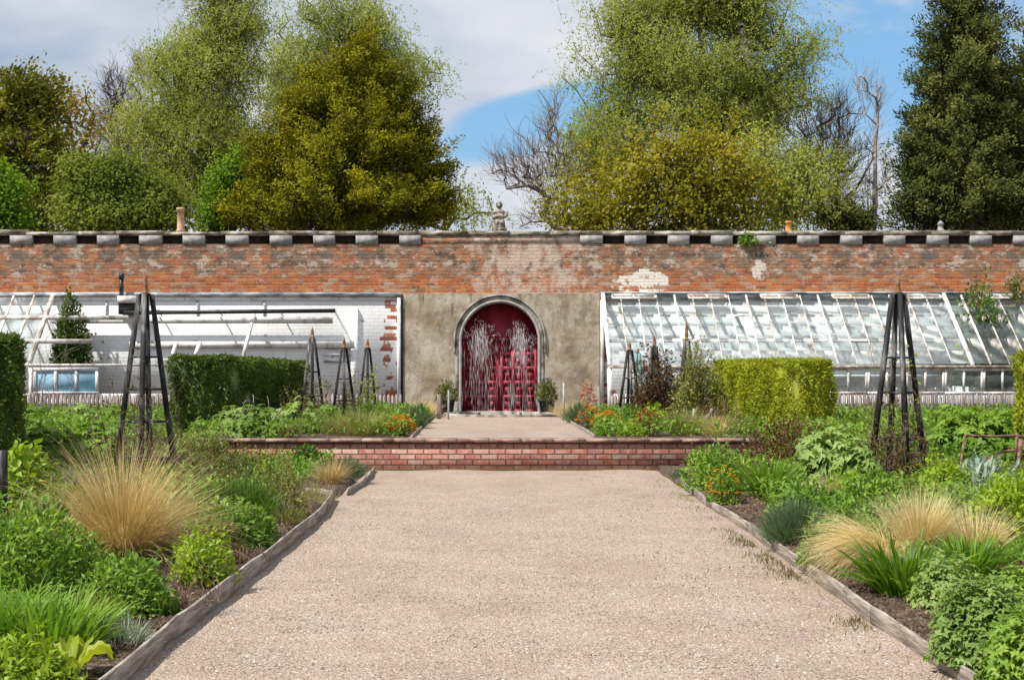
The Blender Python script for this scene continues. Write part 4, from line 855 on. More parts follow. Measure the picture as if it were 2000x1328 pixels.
# ---------------------------------------------------------------- trees
def skeleton(base, top, targets, r0, step=.7, up=.35, wob=.05, bow=.16):
    """grow limbs from the trunk base-top to every target; returns nodes, parents, radii"""
    base, top = np.array(base, float), np.array(top, float); n = max(4, int(np.linalg.norm(top - base)/step))
    ts = np.linspace(0, 1, n + 1)
    nodes = [base + (top - base)*t + (np.array((rng.normal(0, wob), rng.normal(0, wob), 0)) if 0 < i else 0) for i, t in enumerate(ts)]
    par = [-1] + list(range(n))
    N = np.zeros((len(targets)*14 + n + 9, 3)); N[:n+1] = nodes; cnt = n + 1
    zlow = base[2] + (top[2] - base[2])*.12
    order = np.argsort(np.linalg.norm(targets - (base + (top - base)*.5), axis=1)); tip = []
    for i in order:
        T = targets[i]; d = T - N[:cnt]; L = np.linalg.norm(d, axis=1)
        rise = d[:, 2] / np.maximum(L, 1e-6)
        cost = L * (1 + up * np.clip(.45 - rise, 0, 2)) + 100*(N[:cnt, 2] < zlow)
        j = int(np.argmin(cost)); seg = max(1, int(round(L[j]/step))); p0 = N[j].copy()
        for s in range(1, seg + 1):
            if cnt >= len(N): break
            t = s/seg; q = p0 + (T - p0)*t; q[2] += bow*L[j]*math.sin(math.pi*t)*.5
            if s < seg: q = q + rng.normal(0, .045*step, 3)
            N[cnt] = q; par.append(j if s == 1 else cnt - 1); cnt += 1
        tip.append(cnt - 1)
    N = N[:cnt]; par = np.array(par); wgt = np.zeros(cnt)
    for t in tip: wgt[t] += 1
    for i in range(cnt - 1, 0, -1): wgt[par[i]] += wgt[i]
    rad = r0 * (np.maximum(wgt, .5)/max(wgt[0], 1))**.5
    return N, par, rad
def skel_mesh(N, par, rad, m, name, root, rmin=.008, k=6):
    i = np.arange(1, len(N)); i = i[par[i] >= 0]; mb = MB()
    r = np.maximum(rad, rmin); P1 = N[i]; P0 = N[par[i]]; R0 = np.minimum(r[par[i]], r[i]*1.5)
    mb.segs(P0 - (P1 - P0)*.02, P1, R0, r[i], k); return part(mb, name, m, root, True)
def lobes_sample(lobes, y, n, depth=.8, shell=.35):
    """random points in a union of ellipsoids given in photo pixels at distance y"""
    A = np.array([l[2]*l[3] for l in lobes], float); A /= A.sum(); out = []
    for l, a in zip(lobes, A):
        m_ = max(1, int(round(n*a))); d = runit(m_); r_ = rng.random(m_)**shell
        q = d*r_[:, None]; cx, cy, rx, ry = l[:4]; dy = l[4] if len(l) > 4 else 0
        out.append(np.stack([gx(cx, y) + q[:, 0]*rx*y/F, y + dy + q[:, 1]*rx*y/F*depth, gz(cy, y) + q[:, 2]*ry*y/F], 1))
    return np.concatenate(out)
def tree(name, label, y, bpx, toppy, lobes, nc, style, leafm, barkm, r0=.22, leaves=60, size=.11, blob=.45, hang=.9, depth=.8, shell=.4, toppx=None, step=.7, group='trees behind the garden wall', rmin=.009, cat='tree', zb=.42):
    bx = gx(bpx, y); root = empty(name, (bx, y, zb), label, cat, group)
    if style == 'birch': lobes = [(l[0], l[1], l[2]*.80, l[3]*.88) for l in lobes]
    T = lobes_sample(lobes, y, nc, depth, shell); T = T[T[:, 2] > 1.2]
    if style == 'birch':                 # cloud-like groups of hanging sprays with gaps between them
        c = T[::18]; k_ = rng.integers(0, len(c), nc); Cc = c[k_] - np.array((0, 0, .5)); T = c[k_] + np.abs(rng.normal(0, 1, (nc, 3)))*rng.choice((-1, 1), (nc, 3))*np.array((.62, .62, .30))
    if style == 'broad' and leaves < 50:
        c = T[::4]; T = c[rng.integers(0, len(c), nc)] + rng.normal(0, .38, (nc, 3))
    # limbs stop inside the crown
    N, par, rad = skeleton((bx, y, zb - .1), (gx(toppx or bpx, y), y, gz(toppy, y)), T, r0, step, bow=-.06 if style == 'bare' else .16, wob=.03 if style == 'bare' else .05)
    skel_mesh(N, par, rad, M[barkm], 'trunk', root, rmin)
    nt_ = len(T); mb = MB(); CEN = np.array((bx, y + .8, T[:, 2].mean() - .8))
    if style == 'bare':
        S = np.repeat(T, 5, 0); o_ = nrm(S - np.array((bx, y, T[:, 2].min()))); n_ = len(S); A, B = [], []
        S = S - o_*rng.uniform(0, .5, (n_, 1)); d = nrm(o_ + runit(n_)*.75 + np.array((0, 0, .25)))
        for i in range(3):
            E_ = S + d*rng.uniform(.12, .36, (n_, 1)); A.append(S); B.append(E_); S = E_; d = nrm(d + runit(n_)*.45)
        mb.segs(np.concatenate(A), np.concatenate(B), np.repeat((.008, .0065, .005), n_), np.repeat((.0065, .005, .003), n_), 3); part(mb, 'twigs', M[barkm], root); return root
    if style == 'birch':
        ns = leaves // 10; S = np.repeat(T, ns, 0) + rng.normal(0, blob*.42, (nt_*ns, 3)) * (1, 1, .8)
        L = rng.uniform(.35, 1.0, len(S)) * hang; sway = rng.normal(0, .26, (len(S), 2)); m_ = 10
        t = rng.random((len(S), m_)); 
        P = np.repeat(S, m_, 0); tt = t.reshape(-1); LL = np.repeat(L, m_)
        P = P + np.stack([np.repeat(sway[:, 0], m_)*tt, np.repeat(sway[:, 1], m_)*tt, -LL*tt], 1) + rng.normal(0, .035, P.shape)
        D = runit(len(P))*.8 + np.array((0, 0, -.7)); rr = np.repeat(rng.random(len(S)), m_)*.6 + rng.random(len(P))*.4
        Nn = nrm(.8*nrm(P - np.repeat(np.repeat(Cc, ns, 0), m_, 0)) + .55*nrm(P - CEN) + np.array((0, 0, .35))) + runit(len(P))*.55
        mb.leaf4(P, D, Nn, size*rng.uniform(.6, 1.3, len(P)), size*.62*rng.uniform(.7, 1.2, len(P)), rr)
        S3 = S[::4]; st = MB(); st.segs(S3, S3 + np.stack([sway[::4, 0], sway[::4, 1], -L[::4]], 1), .004, .002, 3); part(st, 'hanging_twigs', M[barkm], root)
    elif style == 'broad':
        P = np.repeat(T, leaves, 0) + rng.normal(0, blob*.55, (nt_*leaves, 3)) * (1, 1, .75)
        rr = np.repeat(rng.random(nt_), leaves)*.5 + rng.random(len(P))*.5
        Nn = nrm(.8*nrm(P - np.repeat(T, leaves, 0)) + .6*nrm(P - CEN) + np.array((0, 0, .3))) + runit(len(P))*.55
        mb.leaf4(P, runit(len(P)) + np.array((0, 0, -.15)), Nn, size*rng.uniform(.7, 1.3, len(P)), size*.7*rng.uniform(.7, 1.2, len(P)), rr)
    elif style == 'conifer':
        ax = np.stack([np.full(nt_, bx), np.full(nt_, y), T[:, 2]], 1); O = nrm(T - ax + rng.normal(0, .15, T.shape)); O[:, 2] += .35; O = nrm(O)
        t = rng.random((nt_, leaves)).reshape(-1); Or = np.repeat(O, leaves, 0); sc = np.repeat(rng.uniform(.65, 1.35, nt_), leaves)
        spread = (.10 + .55*np.sqrt(t)*(1 - t*.72))
        P = np.repeat(T, leaves, 0) + Or*((t - .45)*blob*2.2*sc)[:, None] + rng.normal(0, 1, (len(t), 3))*(spread*blob*.62*sc)[:, None]
        rr = np.repeat(rng.random(nt_), leaves)*.6 + rng.random(len(P))*.4
        so_ = P - np.repeat(T, leaves, 0) - Or*((t - .8)*blob*2.2*sc)[:, None]; Nn = nrm(.75*Or + .9*nrm(so_) + np.array((0, 0, .25))) + runit(len(P))*.4
        mb.leaf4(P, Or*.5 + runit(len(P))*.9 + np.array((0, 0, .3)), Nn, size*1.4*rng.uniform(.6, 1.3, len(P)), size*.5*rng.uniform(.7, 1.3, len(P)), rr)
    part(mb, 'crown', M[leafm], root); return root

# behind, from left to right
tree('conifer_tree', 'bronze-olive conifer at the far left behind the wall', 40, 20, 150, [(20, 200, 55, 75), (45, 300, 75, 90), (20, 400, 120, 80), (70, 215, 35, 70), (-60, 300, 80, 150)], 340, 'conifer', 'olive', 'bark', .3, 90, .13, .55, shell=.6)
tree('oak_tree', 'sparse golden-bronze young-leaved tree next to the far left conifer', 46, 140, 230, [(110, 200, 50, 38), (140, 250, 40, 55), (100, 330, 60, 70), (150, 330, 30, 60), (75, 265, 45, 50)], 170, 'broad', 'bronze', 'bark', .2, 34, .12, .55, shell=.7)
tree('bare_tree', 'leafless purplish-brown twiggy tree left of the tall pale birch', 52, 300, 190, [(235, 180, 45, 50), (280, 150, 45, 45), (220, 260, 50, 70), (270, 270, 60, 80), (255, 340, 60, 60)], 420, 'bare', 'birch', 'purpletwig', .15, step=.6, rmin=.006)
tree('birch_tree', 'tall pale green weeping birch, tallest tree left of the golden conifer', 47, 410, 60, [(445, 30, 62, 60), (395, 105, 80, 60), (345, 110, 45, 40), (370, 190, 105, 70), (470, 150, 62, 60), (300, 235, 52, 60), (400, 290, 115, 80), (335, 330, 60, 50), (490, 250, 60, 70), (430, 370, 90, 60), (470, -20, 60, 50), (410, -50, 60, 50)], 640, 'birch', 'birch', 'birchbark', .30, 260, .075, .8, .62, shell=.6, toppx=450)
tree('birch_tree', 'weeping birch rising behind the top of the golden conifer', 52, 660, 40, [(640, 50, 42, 50), (690, 30, 55, 50), (740, 75, 45, 50), (800, 110, 28, 55), (575, 80, 28, 50), (640, 130, 90, 50), (560, 190, 45, 80), (770, 140, 45, 45), (545, 130, 26, 36)], 330, 'birch', 'birch2', 'birchbark', .28, 230, .08, .8, .62, shell=.65)
tree('conifer_tree', 'broad golden-olive conifer standing right behind the wall left of the statue', 36, 670, 100, [(688, 105, 24, 34), (682, 145, 50, 45), (640, 160, 26, 34), (735, 160, 30, 36), (685, 205, 90, 60), (605, 220, 34, 45), (775, 215, 32, 55), (690, 270, 125, 80), (580, 285, 42, 55), (808, 285, 30, 60), (690, 340, 160, 90), (545, 330, 45, 60), (835, 350, 25, 60), (670, 410, 190, 60), (500, 410, 45, 42), (845, 420, 20, 40)], 820, 'conifer', 'gold', 'bark', .35, 270, .074, .44, shell=.40, depth=.7)
tree('shrub_tree', 'mid-green bushy tree low behind the wall left of the buff chimney pot', 35, 220, 340, [(170, 370, 50, 60), (225, 350, 60, 50), (290, 380, 50, 60), (200, 420, 110, 50), (320, 420, 60, 40), (150, 330, 25, 30)], 270, 'broad', 'midgreen', 'bark', .15, 90, .10, .42, shell=.6)
tree('maple_tree', 'bright fresh green leafy tree at the left foot of the golden conifer', 37, 450, 320, [(460, 340, 40, 45), (440, 400, 38, 48), (490, 310, 25, 28), (415, 430, 30, 25)], 110, 'broad', 'maple', 'bark', .12, 70, .11, .36, shell=.6)
tree('maple_tree', 'bright green leafy tree in the bottom left corner above the wall', 35, 15, 360, [(15, 360, 35, 45), (20, 430, 50, 35), (-40, 390, 50, 70)], 80, 'broad', 'maple', 'bark', .12, 70, .11, .36, shell=.6)
tree('birch_tree', 'small light green tree peeping out right of the golden conifer', 44, 870, 400, [(880, 415, 24, 34), (865, 390, 25, 30), (890, 440, 20, 25)], 34, 'birch', 'birch', 'bark', .08, 90, .10, .4, .6, shell=.6)
tree('bare_tree', 'leafless grey tree spreading left behind the statue', 42, 1105, 300, [(1000, 320, 50, 35), (1040, 300, 60, 50), (1075, 250, 30, 60), (1010, 350, 55, 25), (1090, 340, 50, 60), (1030, 425, 40, 22), (1085, 400, 50, 35), (965, 340, 18, 18), (1076, 215, 8, 25)], 150, 'bare', 'birch', 'greybark', .11, step=.6, rmin=.006)
tree('birch_tree', 'great pale green weeping birch right of the statue, tallest of the right side', 44, 1345, 60, [(1240, 40, 75, 70), (1330, 10, 110, 70), (1440, 30, 90, 70), (1520, 70, 60, 70), (1555, 140, 40, 55), (1210, 130, 60, 60), (1180, 220, 70, 45), (1300, 130, 110, 90), (1430, 140, 110, 90), (1500, 190, 90, 70), (1210, 270, 70, 40), (1150, 250, 45, 35), (1330, 230, 110, 70), (1440, 240, 90, 50), (1270, 20, 60, 60), (1130, 310, 40, 40), (1400, -40, 150, 50)], 830, 'birch', 'birch', 'birchbark', .36, 260, .074, .8, .60, shell=.6, depth=.6, toppx=1370)
tree('birch_tree', 'smaller weeping birch drooping low beside the young golden oak', 40, 1560, 330, [(1480, 290, 45, 40), (1520, 340, 50, 50), (1560, 370, 35, 50), (1500, 400, 50, 40), (1545, 310, 35, 30)], 150, 'birch', 'birch', 'bark', .12, 110, .10, .5, 1.0, shell=.6, toppx=1530)
tree('oak_tree', 'golden olive young-leaved tree in front of the great birch', 37, 1350, 300, [(1350, 300, 85, 45), (1280, 340, 70, 50), (1420, 345, 65, 60), (1350, 390, 120, 60), (1240, 400, 60, 45), (1440, 420, 55, 30), (1180, 420, 60, 32), (1130, 425, 50, 25)], 460, 'broad', 'oakgold', 'bark', .18, 46, .11, .40, shell=.6)
tree('oak_tree', 'thin golden-leaved sapling between the bare grey tree and the young golden oak', 38, 1160, 330, [(1130, 340, 35, 30), (1180, 350, 40, 40), (1150, 390, 50, 35), (1210, 360, 30, 40)], 120, 'broad', 'oakgold', 'bark', .08, 18, .11, .38, shell=.7)
tree('bare_tree', 'leafless dark-stemmed tree leaning over the wall right of the orange chimney pot', 43, 1605, 250, [(1640, 230, 45, 45), (1620, 290, 55, 60), (1660, 300, 45, 60), (1600, 350, 50, 50), (1650, 380, 60, 40), (1580, 270, 30, 50), (1640, 195, 15, 25)], 230, 'bare', 'birch', 'bark', .16, toppx=1640, step=.6, rmin=.008)
tree('bare_tree', 'slender pale straight-stemmed tree, nearly bare, left of the dark conifer', 45, 1700, 130, [(1700, 165, 40, 40), (1712, 230, 30, 50), (1715, 330, 40, 60), (1690, 400, 40, 40)], 46, 'bare', 'birch', 'palebark', .09, step=.6, rmin=.008, toppx=1715)
tree('shrub_tree', 'low dark olive bush above the wall between the bare stems', 39, 1650, 430, [(1625, 432, 30, 22), (1675, 435, 35, 20), (1650, 425, 25, 18)], 70, 'conifer', 'darkconifer', 'bark', .08, 80, .10, .34, shell=.6)
tree('conifer_tree', 'tall dense dark green conifer at the right edge behind the wall', 38, 1895, 10, [(1888, -60, 25, 50), (1888, 0, 40, 50), (1888, 70, 68, 60), (1888, 150, 88, 80), (1890, 250, 105, 90), (1885, 340, 112, 90), (1900, 405, 145, 55), (1790, 425, 40, 35), (1950, 250, 60, 110), (1985, 390, 75, 80), (1825, 310, 50, 80)], 900, 'conifer', 'darkconifer', 'bark', .4, 230, .085, .48, shell=.45, depth=.75)
tree('conifer_tree', 'second dark conifer cut by the right edge of the photo, behind the nearer one', 46, 2030, 40, [(2020, 110, 30, 60), (2040, 200, 45, 110), (2050, 320, 55, 130)], 220, 'conifer', 'darkconifer', 'bark', .3, 90, .13, .55, shell=.5)

# ---------------------------------------------------------------- plants in the beds
class Pl:      # small helper: a place with its own pixel scale
    def __init__(s, px, py=None, y=None):
        if y is None: s.x, s.y, s.z = spot(px, py)
        else: s.x, s.y = gx(px, y), y; s.z = terr(s.x, y)
        s.k = s.y / F
def dome(n, rx, ry, h, inner=.55, lump=.16, flat=0.0):
    d = runit(n); d[:, 2] = np.abs(d[:, 2]); 
    ph = rng.uniform(0, 6.28, 4); az = np.arctan2(d[:, 1], d[:, 0])
    l = 1 + lump*(np.sin(az*3 + ph[0]) * .5 + np.sin(az*5 + ph[1] + d[:, 2]*4)*.35 + np.sin(d[:, 2]*7 + ph[2] + az*2)*.35)
    r = (inner + (1 - inner)*rng.random(n)**.7) * l
    return d * r[:, None] * np.array((rx, ry, h)), d
def petals(mb, P, size, n=5, mi=0):
    a = np.tile(np.arange(n)*2*math.pi/n, len(P)) + np.repeat(rng.uniform(0, 6, len(P)), n); el = rng.uniform(.1, .6, len(a))
    D = np.stack([np.cos(a)*np.cos(el), np.sin(a)*np.cos(el), np.sin(el)], 1)
    mb.leaf4(np.repeat(P, n, 0), D, np.tile((0, 0, 1.0), (len(a), 1)) + rng.normal(0, .2, (len(a), 3)), size, size*.8, mi=mi)
def finish(mb, name, label, cat, m, p, group=None, extra=()):
    if not extra:
        o = mb.build(name, m, origin=(p.x, p.y, p.z)); return tag(o, label, cat, group)
    root = empty(name, (p.x, p.y, p.z), label, cat, group)
    part(mb, 'foliage', m, root)
    for nm, b, m_ in extra: part(b, nm, m_, root)
    return root
def stems_mb(p, tips, r=.004):
    b = MB(); base = np.array((p.x, p.y, p.z - .02)) + np.concatenate([rng.normal(0, .04, (len(tips), 2)), np.zeros((len(tips), 1))], 1)
    mid = base + (tips - base)*.55 + np.array((0, 0, .12))*np.linalg.norm(tips - base, axis=1)[:, None]*.5
    b.segs(base, mid, r*1.3, r, 4); b.segs(mid, tips, r, r*.6, 4); return b
def mound(name, label, m, px, py=None, y=None, w=100, h=60, n=1500, L=.05, W=.03, palm=1, cat='plant', depth=.9, lump=.18, inner=.5, up=.35, droop=.25, flowers=None, stems=True, fold=.18, group=None):
    p = Pl(px, py, y); rx = w*p.k/2; H = h*p.k; q, d = dome(n, rx, rx*depth, H, inner, lump)
    P = q + np.array((p.x, p.y, p.z)); mb = MB()
    if palm > 1:
        O = nrm(d*.8 + np.array((0, 0, .5)) + rng.normal(0, .35, d.shape)); S = nrm(np.cross(O, runit(n))); U = np.cross(S, O)
        rr = rng.random(n)
        for k in range(palm):
            a = (k/(palm - 1) - .5)*3.4
            D = S*math.sin(a) + U*math.cos(a) + O*.12
            mb.leaf5(P, D, O, L*(1 - .25*abs(a)/1.7)*rng.uniform(.75, 1.2, n), W*rng.uniform(.8, 1.2, n), fold, droop, np.clip(rr*.75 + rng.random(n)*.25, 0, 1))
    else:
        D = nrm(d*.8 + np.array((0, 0, up)) + rng.normal(0, .55, d.shape))
        N = nrm(d + np.array((0, 0, .6)) + rng.normal(0, .35, d.shape))
        mb.leaf5(P, D, N, L*rng.uniform(.6, 1.35, n), W*rng.uniform(.7, 1.25, n), fold, droop)
    ex = []
    if stems:
        t = P[rng.integers(0, n, 26)]; t = t - (t - np.array((p.x, p.y, p.z)))*.15; ex.append(('stems', stems_mb(p, t, .0035), M['oliveherb']))
    if flowers:
        fm, fn, fs = flowers; qf, df = dome(fn, rx*1.0, rx*depth, H*1.08, .92, lump); qf[:, 2] = np.maximum(qf[:, 2], H*.35)
        fb = MB(); petals(fb, qf + np.array((p.x, p.y, p.z)), fs); ex.append(('flowers', fb, M[fm]))
    return finish(mb, name, label, cat, M[m], p, group, ex)
def spiky(name, label, m, px, py=None, y=None, w=100, h=60, n=1400, L=.12, W=.008, cat='plant', depth=.9, lump=.15, flowers=None, group=None):
    p = Pl(px, py, y); rx = w*p.k/2; H = h*p.k; q, d = dome(n, rx*.92, rx*depth*.92, max(.02, H - L*.6), .35, lump)
    P = q + np.array((p.x, p.y, p.z)); mb = MB()
    az = np.arctan2(d[:, 1], d[:, 0]) + rng.normal(0, .5, n); th = np.arccos(np.clip(d[:, 2], 0, 1))*.55 + rng.normal(0, .16, n)
    mb.blades(P, az, th, th + rng.uniform(0, .3, n), L*rng.uniform(.6, 1.3, n), W*rng.uniform(.7, 1.3, n), 3)
    ex = []
    if flowers:
        fm, fn, fs = flowers; qf, df = dome(fn, rx, rx*depth, H*1.05, .93, lump); qf[:, 2] = np.maximum(qf[:, 2], H*.45)
        fb = MB(); petals(fb, qf + np.array((p.x, p.y, p.z)), fs, 5); ex.append(('flowers', fb, M[fm]))
    return finish(mb, name, label, cat, M[m], p, group, ex)
def tuft(name, label, m, px, py=None, y=None, h=100, w=120, n=900, W=.004, base=.12, th=(0.05, .75), bend=(.4, 1.3), k=7, az0=None, cat='ornamental grass', group=None, pw=1.2, mix=None, lenv=(.65, 1.15)):
    """h, w: photo height and width of the whole tuft"""
    p = Pl(px, py, y); H = h*p.k
    a = rng.uniform(0, 2*math.pi, n) if az0 is None else rng.normal(az0[0], az0[1], n); u_ = rng.random(n)
    rb = base*np.sqrt(rng.random(n)); P = np.stack([p.x + rb*np.cos(a), p.y + rb*np.sin(a)*.9, np.full(n, p.z - .01)], 1)
    t0 = th[0] + (th[1] - th[0])*u_ + rng.normal(0, .13, n); t1 = t0 + bend[0] + (bend[1] - bend[0])*rng.random(n)
    Ln = H*rng.uniform(lenv[0], lenv[1], n)*1.08; mb = MB()
    mb.blades(P, a, t0, t1, Ln, W*rng.uniform(.6, 1.4, n), k, pw)
    ex = []
    if mix:
        m2, n2 = mix; b2 = MB(); a2 = rng.uniform(0, 2*math.pi, n2); rb = base*np.sqrt(rng.random(n2))
        P = np.stack([p.x + rb*np.cos(a2), p.y + rb*np.sin(a2), np.full(n2, p.z - .01)], 1); t0 = rng.uniform(.1, .9, n2)
        b2.blades(P, a2, t0, t0 + rng.uniform(.3, 1.1, n2), H*rng.uniform(.4, .85, n2), W*1.1, 5); ex.append(('green_blades', b2, M[m2]))
    return finish(mb, name, label, cat, M[m], p, group, ex)
def straps(name, label, m, px, py=None, y=None, h=100, n=160, W=.025, base=.14, th=(.05, .7), bend=(.3, 1.2), cat='plant', group=None):
    return tuft(name, label, m, px, py, y, h, 0, n, W, base, th, bend, 6, None, cat, group, 1.6, None, (.6, 1.1))
def tangle(name, label, m, px, py=None, y=None, w=100, h=100, n=60, steps=9, r=.004, leafm=None, leafn=0, L=.03, cat='climbing plant', updrift=.9, depth=.5, group=None):
    p = Pl(px, py, y); W_, H = w*p.k, h*p.k
    q = np.stack([p.x + rng.normal(0, W_*.22, n), p.y + rng.normal(0, W_*.22*depth, n), np.full(n, p.z)], 1)
    d = nrm(np.stack([rng.normal(0, .5, n), rng.normal(0, .4, n), np.full(n, 1.0)], 1)); A, B, RR = [], [], []
    sl = H/steps*rng.uniform(.5, 1.35, n); allp = []
    for i in range(steps):
        d = nrm(d + rng.normal(0, .42, (n, 3)) + np.array((0, 0, (updrift if i < steps*.7 else -.1)*.25)))
        pull = (np.array((p.x, p.y, 0)) - q) * np.array((1, 1, 0)); far = np.linalg.norm(pull, axis=1) > W_*.5; d[far] = nrm(d[far] + nrm(pull[far])*.6)
        q2 = q + d*sl[:, None]; q2[:, 2] = np.clip(q2[:, 2], p.z, p.z + H*1.05); A.append(q); B.append(q2); RR.append(np.full(n, r*(1 - .07*i))); allp.append(q2); q = q2
    mb = MB(); mb.segs(np.concatenate(A), np.concatenate(B), np.concatenate(RR), np.concatenate(RR)*.9, 4)
    root = empty(name, (p.x, p.y, p.z), label, cat, group); part(mb, 'stems', M[m], root)
    if leafn:
        al = np.concatenate(allp[1:]); P = al[rng.integers(0, len(al), leafn)] + rng.normal(0, .02, (leafn, 3)); b = MB()
        b.leaf5(P, runit(leafn) + np.array((0, 0, .2)), runit(leafn) + np.array((0, 0, .8)), L*rng.uniform(.6, 1.3, leafn), L*.6*rng.uniform(.7, 1.3, leafn)); part(b, 'leaves', M[leafm], root)
    return root
# ---- left lower bed, front to back
tuft('golden_grass', 'large fountain of straw-gold ornamental grass in front of the tall left obelisk', 'straw', 240, 1092, h=215, n=2600, W=.0042, base=.13, th=(.02, 1.05), bend=(.3, 1.25), k=8, mix=('greengrass', 260), lenv=(.6, 1.25))
mound('leafy_mound', 'rounded bright green leafy mound between the golden grass and the left path edging', 'g1', 246, 1200, w=195, h=108, n=3200, L=.042, W=.019, cat='plant', inner=.5)
mound('leafy_clump', 'broad dark and bright green leafy clump at the left edge below the golden grass', 'g1', 50, 1165, w=330, h=165, n=6000, L=.056, W=.021, lump=.25)
mound('leafy_clump', 'deep green leafy clump behind the leafy clump at the left edge', 'g3', 120, 1085, w=230, h=100, n=1500, L=.065, W=.025, lump=.25)
straps('strap_leaf_plant', 'lime green strap-leaved clump at the bottom left under the leafy clump', 'limestrap', 95, 1270, h=118, n=420, W=.019, base=.24)
straps('strap_leaf_plant', 'lime green strap-leaved clump cut by the left edge of the photo', 'limestrap', -10, 1265, h=130, n=340, W=.02, base=.24)
mound('leafy_clump', 'fresh green small-leaved clump in the very bottom left corner', 'g4', 30, 1345, w=220, h=95, n=1500, L=.045, W=.022)
# hosta with curled leaves
p = Pl(140, 1318); mb = MB()
for a, l, w_, lift in ((.3, .20, .11, 1.0), (1.5, .22, .12, 1.2), (2.6, .19, .11, .9), (4.0, .17, .10, .7), (5.2, .19, .11, .8), (2.0, .15, .09, 1.3)):
    n = 8; ca, sa = math.cos(a), math.sin(a); V = []
    for i in range(n + 1):
        t = i/n; r_ = .03 + l*t*(1 - .25*t); zz = lift*(.16*t*1.6 - .17*t*t*1.3); ww = w_*math.sin(math.pi*min(1, .12 + .88*t))**.8*.5
        for j, e in ((-1, .035), (-.5, .01), (0, -.012), (.5, .01), (1, .035)):
            V.append((p.x + ca*r_ - sa*ww*j, p.y + sa*r_ + ca*ww*j, p.z + .03 + zz + e + .008*math.sin(t*20 + j*3)))
    mb.add(V, [(i*5 + j, i*5 + j + 1, (i+1)*5 + j + 1, (i+1)*5 + j) for i in range(n) for j in range(4)])
finish(mb, 'hosta', 'yellow-green plant with a few broad curled leaves by the left path edging', 'plant', M['hosta'], p)
spiky('seedling_tuft', 'thin silvery grassy weeds on bare soil right of the curled yellow-green plant', 'silver', 235, 1262, w=150, h=60, n=260, L=.10, W=.005)
spiky('grass_weed', 'sparse grey-green grassy weed under the rounded bright green mound', 'oliveherb', 190, 1215, w=160, h=60, n=420, L=.11, W=.005)
mound('leafy_shrub', 'yellow-green leafy shrub between the far left hedge and the golden grass', 'g4', 48, 985, w=115, h=110, n=800, L=.085, W=.055, lump=.22)
mound('leafy_mound', 'loose green herb with arching stems right of the golden grass', 'g4', 395, 1140, w=130, h=105, n=1500, L=.042, W=.022, lump=.25, inner=.3)
tangle('dead_plant', 'bundle of bare brown dead stems at the right foot of the golden grass', 'twig', 365, 1180, w=150, h=110, n=34, r=.0035, cat='dead plant')
mound('leafy_mound', 'low bright green mound nearest the left edging midway along the bed', 'g1', 475, 1062, w=135, h=72, n=2000, L=.05, W=.022)
spiky('lavender', 'spiky dark green lavender-like bush behind the low bright mound', 'g3', 470, 1012, w=160, h=75, n=1500, L=.20, W=.007)
mound('olive_shrub', 'small dark olive bush with brownish tips near the end of the left edging', 'oliveherb', 545, 1005, w=110, h=105, n=1300, L=.04, W=.018, lump=.22)
mound('spirea', 'airy olive-green shrub with coppery shoots left of the small dark olive bush', 'rosered', 440, 960, w=180, h=110, n=2000, L=.035, W=.018, lump=.25)
mound('spirea', 'coppery red-leaved shrub against the left end of the brick retaining wall', 'rosered', 468, 905, w=100, h=44, n=900, L=.04, W=.02)
mound('green_shrub', 'small glossy dark green shrub in front of the brick retaining wall', 'g3', 598, 918, w=72, h=46, n=700, L=.07, W=.035)
mound('herb', 'light olive feathery herb left of the small glossy green shrub', 'oliveherb', 530, 930, w=110, h=60, n=900, L=.04, W=.012)
tuft('tan_grass', 'small tan dry grass tuft beside the lavender at the corner of the brick wall', 'straw', 645, 942, h=52, n=520, W=.004, base=.10, th=(.05, .9), bend=(.2, .8))
spiky('lavender', 'grey-green lavender bush with purple tips at the left end of the low brick wall', 'blue', 676, 935, w=78, h=44, n=1100, L=.14, W=.006, flowers=('purplefl', 90, .012))
spiky('grass_weed', 'pale dry weeds growing at the end of the left edging', 'greengrass', 605, 985, w=110, h=48, n=420, L=.12, W=.004)
spiky('grass_weed', 'green weeds along the left edging below the small dark olive bush', 'oliveherb', 565, 1020, w=80, h=32, n=320, L=.09, W=.006)
tangle('dead_plant', 'short reddish dead stalks by the left edging below the low bright mound', 'deadstem' if False else 'twig', 470, 1096, w=85, h=34, n=46, steps=4, r=.003, cat='dead plant')
mound('silver_plant', 'patch of silver-blue leaves behind the golden grass', 'silver', 130, 935, w=120, h=36, n=420, L=.07, W=.03)
tangle('woven_hurdle', 'low arched bundle of dark brown woven twigs left of the tall left obelisk', 'purpletwig', 118, 918, w=190, h=52, n=150, steps=8, r=.006, updrift=.15, cat='hurdle')
tangle('climbing_rose', 'sparse rambling rose with few leaves climbing left of the tall left obelisk', 'twig', 232, 915, w=120, h=300, n=24, steps=13, r=.0055, leafm='rosered', leafn=230, L=.05, updrift=1.5)
tangle('climbing_rose', 'thin brown rose stems tangled round the foot of the tall left obelisk', 'twig', 290, 940, w=120, h=250, n=46, steps=12, r=.004, leafm='oliveherb', leafn=260, L=.035, updrift=1.3)
tangle('bare_rose', 'leafless pale twigs before the glazed bay at the far left', 'greybark', 45, y=24.5, w=200, h=240, n=46, steps=12, r=.0065, leafm='rosered', leafn=130, L=.04, updrift=1.4, cat='rose bush')
mound('evergreen_shrub', 'dark evergreen bush growing inside the left greenhouse behind its two white transoms', 'hedge_l', 138, y=29.45, w=86, h=232, n=14000, L=.08, W=.04, lump=.12, depth=.5, stems=False, inner=.2)
